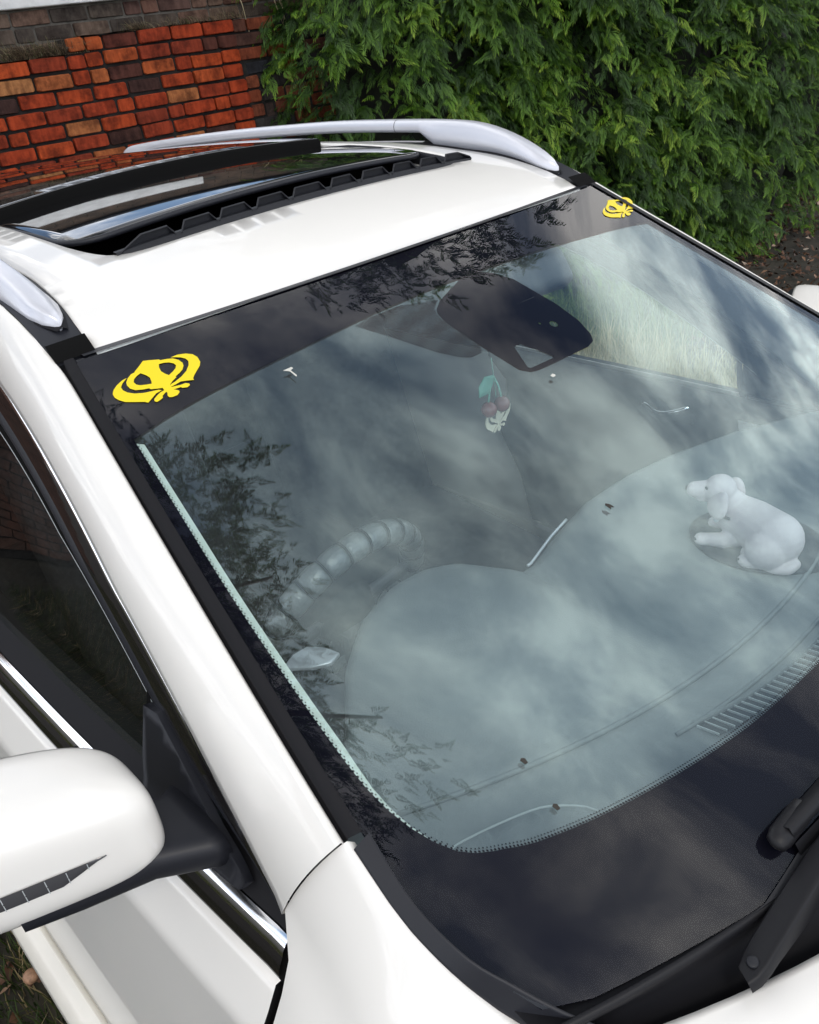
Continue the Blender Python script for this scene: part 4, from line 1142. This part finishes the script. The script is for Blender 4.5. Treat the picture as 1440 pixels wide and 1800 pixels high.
def brick_mesh(name, w, h, d, m, seed):
    r = np.random.default_rng(seed)
    c = .006+.004*r.random(4)
    # front face with nibbled corners; six-sided prism with a slightly bulging face
    x0, x1, z0, z1 = -w/2, w/2, -h/2, h/2
    out = [(x0+c[0], z0), (x1-c[1], z0), (x1, z0+c[1]*.8), (x1, z1-c[2]*.8), (x1-c[2], z1), (x0+c[3], z1), (x0, z1-c[3]*.8), (x0, z0+c[0]*.8)]
    j = lambda: (r.random()-.5)*.003
    V = []; n = 8
    for x, z in out: V.append((x+j(), .004+j()*.5, z+j()))
    for x, z in out: V.append((x*.965, -.003+j()*.6, z*.91))
    for x, z in out: V.append((x, d, z))
    F = [tuple(n+i for i in range(n))]
    for i in range(n):
        k = (i+1) % n
        F.append((i, k, n+k, n+i)); F.append((2*n+i, 2*n+k, k, i))
    me = bpy.data.meshes.new(name); me.from_pydata(V, [], F); me.update(); me.materials.append(m)
    bm = bmesh.new(); bm.from_mesh(me); bmesh.ops.recalc_face_normals(bm, faces=bm.faces); bm.to_mesh(me); bm.free()
    return me
def variants(m, L_, H_, n, s0): return [brick_mesh('brick', L_, H_, .09, m, s0+i) for i in range(n)]
BL, BH, PITCH, ROW = .2110, .0705, .2250, .0848
HB = .0990
WY = 4.11
wall = tag(empty('brick_wall', (1.0, WY, 0)), 'lower red brick wall with dark joints behind the car', 'wall')
st_r = variants(red_b, BL, BH, 6, 10); hd_r = variants(red_b, HB, BH, 4, 40)
def place(mesh, x, y, z, parent, ry=0.0):
    o = bpy.data.objects.new('brick', mesh); COL.objects.link(o); o.parent = parent
    p = parent.location
    o.location = (x-p.x, y-p.y, z-p.z); o.rotation_euler = (random.uniform(-.03, .03), ry+random.uniform(-.016, .016), random.uniform(-.05, .05)); o.scale = (random.uniform(.970, 1.015), 1, random.uniform(.955, 1.03))
    return o
hidden = []
for k in range(-2, 7):
    z = 2.012-ROW*k-ROW/2-.002
    x = -.55+(.110 if k % 2 else 0.0)+random.uniform(-.02, .02)
    if k == -2: x = 1.27
    xe = 2.405+.004*k
    while True:
        rem = xe-x
        last = rem <= .245
        hdr = (rem < .165) if last else (random.random() < .16 or rem-PITCH < .09)
        wd = rem if last else (.1125 if hdr else PITCH)
        o = place(random.choice(hd_r if hdr else st_r), x+wd/2, WY+random.uniform(-.008, .010), z+random.uniform(-.004, .004), wall)
        if last:
            o.scale.x = (rem-.010)/(HB if hdr else BL); break
        x += wd
# the same wall carries on downwards and to the left, out of sight: joined courses
vf = []
for k in range(7, 23):
    z = 2.012-ROW*k-ROW/2-.002
    x = -.55+(.11 if k % 2 else 0)
    while x < 2.3:
        V, F = boxvf((x+PITCH/2, WY+.04, z), (BL, .09, BH)); vf.append((V, F)); x += PITCH
for k in range(-1, 23):
    z = 2.012-ROW*k-ROW/2-.002
    x = -.56-(.11 if k % 2 else 0)
    while x > -3.2:
        V, F = boxvf((x-PITCH/2, WY+.04, z), (BL, .09, BH)); vf.append((V, F)); x -= PITCH
def to_local(vf_, parent):
    V, F = join(*vf_) if isinstance(vf_, list) else vf_
    return np.array(V)-np.array(parent.location), F
V, F = to_local(vf, wall)
red_plain = mat('red_brick_plain', (.13, .055, .035), rough=.85, col2=(.06, .035, .025), nscale=7)
tag(mk('lower_courses', V, F, red_plain, wall, smooth=False), kind='stuff')
V, F = to_local([boxvf((-.40, WY+.070, 1.043), (5.7, .10, 2.086)), boxvf((1.84, WY+.070, 2.128), (1.16, .098, .086))], wall)
mk('mortar_bed', V, F, mortar, wall, smooth=False)
# thin soil ledge on top of the lower wall
sv = [(x, y, (2.092 if x < 1.26 else 2.170)+.010*rng.random()) for y in np.linspace(WY-.005, WY+.16, 5) for x in np.linspace(-3.2, 2.46, 90)]
sf = [(j*90+i, j*90+i+1, (j+1)*90+i+1, (j+1)*90+i) for j in range(4) for i in range(89)]
soil = mat('dark_soil', (.030, .024, .018), rough=.95, col2=(.012, .010, .008), nscale=22, bump=.8, bscale=60)
V, F = to_local((sv, sf), wall); mk('soil_ledge', V, F, soil, wall)

# patched dark pier at the right-hand end of the wall
pier = tag(empty('brick_pier', (2.65, WY+.03, 0)), 'dark patched brick pier between the red wall and the hedge', 'pier')
st_m = variants(mixed_b, BL, BH, 4, 70); hd_m = variants(mixed_b, HB, BH, 4, 90)
for k in range(-2, 7):
    z = 2.012-ROW*k-ROW/2-.002
    x = 2.400+.004*k+random.uniform(-.004, .004)
    while x < 3.12:
        hdr = random.random() < .5
        if random.random() < .12:
            place(random.choice(hd_m), x+.045, WY+.03, z-.01, pier, math.pi/2).scale = (.95, 1, .95); x += .088; continue
        wd = .1125 if hdr else PITCH
        place(random.choice(hd_m if hdr else st_m), x+wd/2, WY+.014+random.uniform(-.006, .008), z+random.uniform(-.005, .005), pier)
        x += wd
V, F = to_local(boxvf((2.80, WY+.078, 1.06), (.76, .10, 2.12)), pier); mk('mortar_bed', V, F, mortar, pier, smooth=False)

# older brown wall standing behind and above, with the white band over it
bw = tag(empty('old_brick_wall', (1.0, 4.25, 0)), 'weathered brown brick wall above and behind the red one', 'wall')
BY = 4.26
st_b = variants(brown_b, .222, .071, 5, 120); hd_b = variants(brown_b, .107, .071, 4, 140)
for k in range(0, 3):
    z = 2.338-.0815*k-.0815/2
    x = -.1+(.115 if k % 2 else 0)
    while x < 3.5:
        hdr = random.random() < .3
        wd = .1165 if hdr else .2315
        if not (x < 0.3):
            place(random.choice(hd_b if hdr else st_b), x+wd/2, BY+random.uniform(-.003, .003), z, bw)
        x += wd
vf = []
for k in range(-7, 4):
    z = 2.338-.0815*k-.0815/2
    for i in range(26):
        x = -3.2+.2315*i+(.115 if k % 2 else 0)
        if k in (0, 1, 2) and x+.22 > .25: continue
        if k < 0 and z < 2.62 and x < 2.0: continue
        if x > 3.4: continue
        vf.append(boxvf((x+.111, BY+.045, z), (.222, .09, .071)))
V, F = to_local(vf, bw)
brown_plain = mat('brown_brick_plain', (.155, .105, .075), rough=.85, col2=(.07, .055, .045), nscale=6)
tag(mk('upper_courses', V, F, brown_plain, bw, smooth=False), kind='stuff')
V, F = to_local(boxvf((.15, BY+.068, 1.455), (6.75, .12, 2.91)), bw); mk('mortar_bed', V, F, mortar2, bw, smooth=False)
V, F = to_local(boxvf((-.55, BY+.005, 2.475), (5.1, .10, .262)), bw); mk('white_band', V, F, whiteb, bw, smooth=True, bevel=.008)
V, F = to_local(tube_vf([(-3.3, BY-.02, 2.94), (3.5, BY-.02, 2.94)], .06, 10), bw); mk('gutter', V, F, blackp, bw)
V, F = to_local(boxvf((.15, BY+.45, 2.97), (6.8, .9, .05)), bw); mk('flat_roof', V, F, mattb, bw, smooth=False)

# ------------------------------------------------------------------ ground
def gz(x, y):
    return .03*math.sin(x*1.3+.4)*math.sin(y*1.1)+.012*math.sin(x*5.1+y*3.3)
gx = np.concatenate([[-220, -90, -40, -20, -12], np.linspace(-8, 12, 81), [16, 24, 50, 110, 220]])
gyy = np.concatenate([[-220, -90, -40, -20, -12], np.linspace(-8, 10, 73), [14, 24, 50, 110, 220]])
gv = [(x, y, gz(x, y)-.02 if abs(x) < 14 and abs(y) < 14 else -.02) for y in gyy for x in gx]
nx_ = len(gx)
gf = [(j*nx_+i, j*nx_+i+1, (j+1)*nx_+i+1, (j+1)*nx_+i) for j in range(len(gyy)-1) for i in range(nx_-1)]
gm = mat('damp_soil_and_turf', (.040, .034, .022), rough=.95, col2=(.014, .013, .009), nscale=3.2, bump=1.0, bscale=35, detail=9)
tag(mk('ground', gv, gf, gm), kind='structure')

def blades(n, area, hmin, hmax, wid, lean, cols, seed, m, name, kind='stuff', clump=None, zoff=0.0):
    r = np.random.default_rng(seed)
    P = np.stack([r.uniform(area[0], area[1], n), r.uniform(area[2], area[3], n)], 1)
    if clump:
        cc = np.stack([r.uniform(area[0], area[1], clump), r.uniform(area[2], area[3], clump)], 1)
        P = cc[r.integers(0, clump, n)]+r.normal(0, .06, (n, 2))
    h = r.uniform(hmin, hmax, n); a = r.uniform(0, 2*np.pi, n); ln = r.uniform(0, lean, n)*h
    w_ = wid*r.uniform(.6, 1.3, n); b = a+np.pi/2+r.uniform(-.4, .4, n)
    z = np.array([gz(x, y)-.02 for x, y in P])+zoff if len(P) < 60000 else np.zeros(n)
    V = np.zeros((n, 5, 3)); dirv = np.stack([np.cos(a), np.sin(a)], 1); sd_ = np.stack([np.cos(b), np.sin(b)], 1)
    for i, (t, ww) in enumerate(((0, 1), (0, -1), (.55, .8), (.55, -.8), (1, 0))):
        V[:, i, :2] = P+dirv*(ln*t**1.8)[:, None]+sd_*(w_*ww/2)[:, None]
        V[:, i, 2] = z+h*(t-.25*(ln/h)*t*t)
    base = np.arange(n)[:, None]*5
    tris = np.concatenate([base+np.array([[0, 1, 3]]), base+np.array([[0, 3, 2]]), base+np.array([[2, 3, 4]])], 0)
    return add_tri_mesh(name, V.reshape(-1, 3), tris, m, r, n, 5, cols)
def add_tri_mesh(name, V, tris, m, r, nitem, per, cols=None, parent=None, tone=None):
    me = bpy.data.meshes.new(name)
    me.vertices.add(len(V)); me.vertices.foreach_set('co', V.astype(np.float32).ravel())
    me.loops.add(len(tris)*3); me.loops.foreach_set('vertex_index', tris.astype(np.int32).ravel())
    me.polygons.add(len(tris)); me.polygons.foreach_set('loop_start', np.arange(0, len(tris)*3, 3, dtype=np.int32))
    me.polygons.foreach_set('loop_total', np.full(len(tris), 3, np.int32))
    me.update(calc_edges=True)
    at = me.attributes.new('tone', 'FLOAT', 'POINT')
    t = np.repeat(r.random(nitem), per) if tone is None else tone
    at.data.foreach_set('value', t.astype(np.float32))
    me.materials.append(m)
    o = bpy.data.objects.new(name, me)
    return link(o, parent)
def tone_mat(name, ramp, rough=.6, trans=.25, spec=.3):
    m = bpy.data.materials.new(name); m.use_nodes = True
    t = m.node_tree; b = t.nodes['Principled BSDF']; b.inputs['Roughness'].default_value = rough
    b.inputs['Specular IOR Level'].default_value = spec
    at = N(t, 'ShaderNodeAttribute', attribute_name='tone')
    rp = N(t, 'ShaderNodeValToRGB')
    els = rp.color_ramp.elements
    els[0].position = ramp[0][0]; els[0].color = (*ramp[0][1], 1); els[1].position = ramp[-1][0]; els[1].color = (*ramp[-1][1], 1)
    for p, c in ramp[1:-1]: els.new(p).color = (*c, 1)
    L(t, at.outputs['Fac'], rp.inputs['Fac']); L(t, rp.outputs['Color'], b.inputs['Base Color'])
    if trans:
        out = t.nodes['Material Output']; ts = N(t, 'ShaderNodeBsdfTranslucent'); mi = N(t, 'ShaderNodeMixShader', i_Fac=trans)
        L(t, rp.outputs['Color'], ts.inputs['Color']); L(t, b.outputs[0], mi.inputs[1]); L(t, ts.outputs[0], mi.inputs[2])
        L(t, mi.outputs[0], out.inputs['Surface'])
    return m
grassm = tone_mat('lawn_grass', [(0, (.018, .034, .008)), (.55, (.045, .075, .015)), (.8, (.075, .085, .025)), (.86, (.26, .20, .10)), (1, (.34, .27, .15))])
drym = tone_mat('dry_grass', [(0, (.22, .23, .09)), (.4, (.44, .39, .20)), (1, (.62, .55, .35))])
lushm = tone_mat('lush_grass', [(0, (.05, .10, .02)), (.6, (.12, .21, .035)), (1, (.26, .32, .10))])
g1 = blades(56000, (-3.3, -.72, -.8, 3.5), .03, .11, .004, .9, None, 3, grassm, 'grass')
tag(g1, 'short dark grass and straw beside the car', 'grass', kind='stuff')
g2 = blades(9000, (1.5, 3.1, .2, 1.9), .16, .46, .006, .7, None, 5, drym, 'dry_grass', clump=420)
tag(g2, 'tall dry grass seen through the windscreen beyond the passenger side', 'grass', kind='stuff')
g3 = blades(9000, (2.9, 4.2, 1.6, 2.8), .10, .28, .010, .8, None, 9, lushm, 'grass')
tag(g3, 'rough green grass in front of the hedge', 'grass', kind='stuff')
# leaf litter under the hedge and by the sill
r_ = np.random.default_rng(21)
n = 5200
P = np.concatenate([np.stack([r_.uniform(3.6, 8.6, n-500), r_.uniform(.6, 3.2, n-500)], 1), np.stack([r_.uniform(-2.0, -.9, 500), r_.uniform(-.2, 1.6, 500)], 1)])
V = np.zeros((n, 4, 3)); a = r_.uniform(0, 6.28, n); ln_ = r_.uniform(.008, .034, n); ti = r_.uniform(-.5, .5, (n, 2))
for i, (u, v) in enumerate(((-1, 0), (0, -.45), (1, 0), (0, .45))):
    dx_ = ln_*u; dy_ = ln_*v
    V[:, i, 0] = P[:, 0]+dx_*np.cos(a)-dy_*np.sin(a); V[:, i, 1] = P[:, 1]+dx_*np.sin(a)+dy_*np.cos(a)
    V[:, i, 2] = np.array([gz(x, y) for x, y in P])-.004+r_.uniform(0, .03, n)+ti[:, 0]*dx_+ti[:, 1]*dy_
base = np.arange(n)[:, None]*4
litm = tone_mat('leaf_litter', [(0, (.03, .018, .012)), (.5, (.065, .032, .018)), (.88, (.12, .055, .028)), (.95, (.22, .13, .08)), (1, (.40, .34, .28))], trans=0)
tag(add_tri_mesh('leaf_litter', V.reshape(-1, 3), np.concatenate([base+np.array([[0, 1, 2]]), base+np.array([[0, 2, 3]])]), litm, r_, n, 4), 'brown fallen leaves and twigs under the hedge', 'leaf litter', kind='stuff')
# a few bigger things on the ground by the sill
sph('fallen_apple', (-1.045, .52, .035), .020, mat('brown_fruit', (.30, .17, .10), rough=.6, noise=.3, nscale=60), None, (1, 1, .85))
tag(bpy.data.objects['fallen_apple'], 'small round brown fruit lying in the grass beside the sill', 'fruit')
sph('pebble', (-.995, .14, .02), .013, mat('pebble_grey', (.45, .45, .46), rough=.7, noise=.2, nscale=60), None, (1, .7, .7))
tag(bpy.data.objects['pebble'], 'pale pebble in the grass near the sill at the lower left', 'stone')

# ------------------------------------------------------------------ conifers of the hedge
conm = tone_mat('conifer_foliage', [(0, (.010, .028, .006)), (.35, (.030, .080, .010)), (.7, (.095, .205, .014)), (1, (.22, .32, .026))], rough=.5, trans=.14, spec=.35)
bark = mat('bark', (.085, .055, .04), rough=.9, noise=.4, nscale=30, bump=.8, bscale=90)
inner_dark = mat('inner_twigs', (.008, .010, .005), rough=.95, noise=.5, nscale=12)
def spray_proto(r):
    """flat drooping fan: stem with alternate branchlets, each a pair of narrow lobes; unit length along +x, droop -z"""
    V = []; T = []; tip = []
    def kite(p, d, ln, wd, up, tn):
        sd_ = np.cross(d, up); sd_ /= np.linalg.norm(sd_)
        k = len(V)
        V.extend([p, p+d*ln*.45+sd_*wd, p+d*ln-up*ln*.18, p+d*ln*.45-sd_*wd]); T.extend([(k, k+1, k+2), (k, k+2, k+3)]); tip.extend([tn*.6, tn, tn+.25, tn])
    up = np.array([0, 0, 1.0])
    nb = 9
    for i in range(nb):
        t = i/nb
        p = np.array([t*.86, 0, -.28*t*t])
        for sg in (-1, 1):
            ang = sg*(.72-.34*t)+r.normal(0, .10)
            d = np.array([math.cos(ang), math.sin(ang), -.30-.30*t+r.normal(0, .08)]); d /= np.linalg.norm(d)
            ln = (.42*(1-.62*t))*r.uniform(.8, 1.15)
            kite(p, d, ln, .019+.008*r.random(), up, .25+.35*t)
            if ln > .36:
                for q, a2 in ((.45, .55), (.62, -.55)):
                    an = ang+a2*sg
                    d2 = np.array([math.cos(an), math.sin(an), d[2]-.15]); d2 /= np.linalg.norm(d2)
                    kite(p+d*ln*q, d2, ln*.42, .015, up, .4+.35*t)
    kite(np.array([.80, 0, -.18]), np.array([.9, 0, -.45]), .26, .03, up, .7)
    return np.array(V), np.array(T), np.array(tip)
_r = np.random.default_rng(5)
SPR = [spray_proto(_r) for _ in range(5)]
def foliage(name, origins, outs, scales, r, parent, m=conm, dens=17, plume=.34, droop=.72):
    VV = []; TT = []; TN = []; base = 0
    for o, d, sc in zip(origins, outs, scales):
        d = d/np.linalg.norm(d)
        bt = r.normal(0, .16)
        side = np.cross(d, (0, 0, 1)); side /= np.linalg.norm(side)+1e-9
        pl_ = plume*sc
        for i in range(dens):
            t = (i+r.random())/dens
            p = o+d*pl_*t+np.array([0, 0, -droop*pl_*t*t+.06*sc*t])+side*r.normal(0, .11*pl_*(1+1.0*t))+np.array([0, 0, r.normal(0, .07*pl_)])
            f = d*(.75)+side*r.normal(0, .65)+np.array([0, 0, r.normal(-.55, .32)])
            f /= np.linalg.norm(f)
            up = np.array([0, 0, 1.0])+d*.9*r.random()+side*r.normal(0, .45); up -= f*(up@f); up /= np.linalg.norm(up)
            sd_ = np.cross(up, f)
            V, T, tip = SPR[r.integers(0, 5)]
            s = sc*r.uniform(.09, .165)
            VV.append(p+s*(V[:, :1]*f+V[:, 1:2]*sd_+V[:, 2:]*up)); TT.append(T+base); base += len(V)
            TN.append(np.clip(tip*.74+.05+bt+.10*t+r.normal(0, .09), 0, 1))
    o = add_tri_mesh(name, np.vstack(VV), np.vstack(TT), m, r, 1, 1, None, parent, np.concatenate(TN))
    o['kind'] = 'stuff'
    return o
def conifer(c, rad, hgt, seed, label, nfront, nup, name='conifer_tree'):
    r = np.random.default_rng(seed)
    root = tag(empty(name, (c[0], c[1], 0)), label, 'tree', 'conifers of the hedge')
    cc = np.array([0, 0, 0.0])
    V, F = tube_vf([(0, 0, -.05), (.02, .01, hgt*.3), (0, .03, hgt*.6), (.01, 0, hgt*.97)], [.13, .10, .065, .012], 10)
    mk('trunk', V, F, bark, root)
    def prof(z): return rad*(1-.16*max(0, (z/hgt-.35))/.65)*(1.0 if z < hgt*.75 else max(.06, (1-(z/hgt))/.25)**.8)*min(1, .80+z/1.2)
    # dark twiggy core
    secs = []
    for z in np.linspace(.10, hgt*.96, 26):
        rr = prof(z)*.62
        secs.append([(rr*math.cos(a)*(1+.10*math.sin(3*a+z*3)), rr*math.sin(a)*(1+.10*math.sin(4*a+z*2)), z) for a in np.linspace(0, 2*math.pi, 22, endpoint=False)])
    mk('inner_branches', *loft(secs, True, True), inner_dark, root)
    to = math.atan2(-1.22-c[1], -1.02-c[0])        # side facing the car
    O, D, S_ = [], [], []
    for i in range(nfront):
        z = r.uniform(.12, 2.75); a = to+r.uniform(-1.45, 1.45)
        hol = math.sin(a*6.3+z*2.1+seed)*math.sin(z*3.7+a*2.2+seed*.3)
        if hol < -.35 and r.random() < .75: continue
        rr = prof(z)*r.uniform(.62, .97)+.07*hol
        O.append(np.array([rr*math.cos(a), rr*math.sin(a), z])); D.append(np.array([math.cos(a+r.normal(0, .25)), math.sin(a+r.normal(0, .25)), r.uniform(-.15, .35)])); S_.append(r.uniform(.8, 1.15))
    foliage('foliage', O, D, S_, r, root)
    O, D, S_ = [], [], []
    for i in range(nup):
        z = 2.6+(hgt-2.7)*r.random()**1.05; a = r.uniform(0, 2*math.pi)
        rr = prof(z)*r.uniform(.6, .95)
        O.append(np.array([rr*math.cos(a), rr*math.sin(a), z])); D.append(np.array([math.cos(a), math.sin(a), r.uniform(-.1, .7)])); S_.append(r.uniform(1.6, 2.5))
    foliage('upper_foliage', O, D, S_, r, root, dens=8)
    return root
conifer((3.82, 4.05), 1.08, 8.3, 101, 'bright green conifer at the left end of the hedge, against the brick pier', 430, 150)
conifer((4.72, 3.70), 1.14, 9.0, 102, 'dense conifer in the middle of the hedge, behind the roof rail', 470, 150)
conifer((5.66, 3.42), 1.10, 9.8, 103, 'darker conifer at the right end of the hedge with bare soil at its foot', 450, 140)
conifer((6.65, 3.30), 1.15, 9.6, 104, 'conifer behind the right edge of the hedge, partly out of the picture', 240, 130)

conifer((8.60, 3.55), 1.35, 8.0, 105, 'small conifer filling the gap at the far right of the hedge', 170, 70)

# big tree on the driver's side whose boughs hang over the car (seen mirrored in the windscreen)
r = np.random.default_rng(77)
bt_ = tag(empty('overhanging_tree', (-4.2, .3, 0)), 'tree beside the car, mirrored as dark boughs in the left of the windscreen', 'tree')
V, F = tube_vf([(0, 0, -.1), (.15, 0, 1.6), (.5, -.1, 3.2), (1.2, -.25, 5.0), (2.0, -.4, 6.6), (2.4, -.4, 8.4)], [.26, .21, .18, .15, .11, .03], 12); mk('trunk', V, F, bark, bt_)
for tip in ((4.9, .8, 6.7), (4.7, -1.9, 6.5), (2.4, 1.9, 7.0), (2.2, -2.6, 6.8), (.4, .5, 7.6), (5.1, -.6, 7.2)):
    st_ = np.array([1.2, -.25, 5.0])+np.array([.8, -.15, 1.6])*r.random()
    tp_ = np.array(tip); md_ = (st_+tp_)/2+np.array([0, 0, .35])
    V, F = tube_vf([st_, md_, tp_], [.08, .05, .012], 8); mk('limb', V, F, bark, bt_)
O, D, S_ = [], [], []
for i in range(800):
    u = r.normal(0, 1, 3); u /= np.linalg.norm(u); q = r.uniform(.55, 1.0)
    p = np.array([2.75, -.35, 7.4])+u*np.array([2.55, 2.35, 1.35])*q*(1+.16*math.sin(5*math.atan2(u[1], u[0])))
    O.append(p); D.append(np.array([u[0], u[1], .25*u[2]-.1])); S_.append(r.uniform(1.05, 1.5))
foliage('foliage', O, D, S_, r, bt_, dens=11)

# ------------------------------------------------------------------ weeds on the ledge
weedm = tone_mat('dead_weeds', [(0, (.035, .028, .018)), (.4, (.10, .07, .045)), (.8, (.22, .15, .09)), (.88, (.08, .11, .03)), (1, (.38, .30, .20))])
def weed(name, x, w_, n, h, label, seed, group='weed tufts on the wall ledge'):
    r = np.random.default_rng(seed)
    root = empty(name, (x, WY+.02, 2.095 if x < 1.25 else 2.172)); tag(root, label, 'weeds', group)
    V = np.zeros((n, 5, 3)); px_ = r.normal(0, w_, n); a = r.uniform(0, 6.28, n); hh = h*r.uniform(.3, 1, n); ln = hh*r.uniform(.3, 1.6, n)
    for i, (t, ww) in enumerate(((0, 1), (0, -1), (.5, .7), (.5, -.7), (1, 0))):
        V[:, i, 0] = px_+np.cos(a)*ln*t+.0016*ww; V[:, i, 1] = r.uniform(-.03, .05, n)*0+np.sin(a)*ln*t*.6-.01; V[:, i, 2] = hh*(t*1.3-.9*t*t*(ln/hh)*.6)+.001*ww
    base = np.arange(n)[:, None]*5
    o = add_tri_mesh('stems', V.reshape(-1, 3), np.concatenate([base+np.array([[0, 1, 3]]), base+np.array([[0, 3, 2]]), base+np.array([[2, 3, 4]])]), weedm, r, n, 5, None, root)
    o['kind'] = 'stuff'
weed('weed_tuft', 1.00, .06, 340, .12, 'green and straw weeds at the left of the ledge, above the first red bricks', 1)
weed('weed_tuft', 1.18, .09, 420, .11, 'wide dead brown weed tuft in the middle left of the ledge', 2)
weed('weed_tuft', 1.75, .05, 160, .08, 'small green weed tuft near the centre of the ledge', 3)
weed('weed_tuft', 2.05, .09, 140, .07, 'sparse dry weeds right of centre on the ledge', 4)
weed('weed_tuft', 2.35, .10, 120, .09, 'thin weeds and green sprouts above the wall corner', 6)
straw = mat('pale_straw', (.50, .42, .26), rough=.8)
sb = tag(empty('dead_stalks', (2.80, WY+.02, 2.10)), 'bunch of pale dead stalks standing by the hedge at the wall end', 'weeds')
for (x0, x1, h) in ((0, -.12, .36), (.02, -.05, .40), (.0, .02, .42), (.02, -.015, .34), (-.28, -.33, .28)):
    tube('stalk', [(x0, 0, -.01), (x0+(x1-x0)*.5+.01, -.005, h*.5), (x1, -.01, h)], [.0032, .0028, .0018], straw, sb, 5)
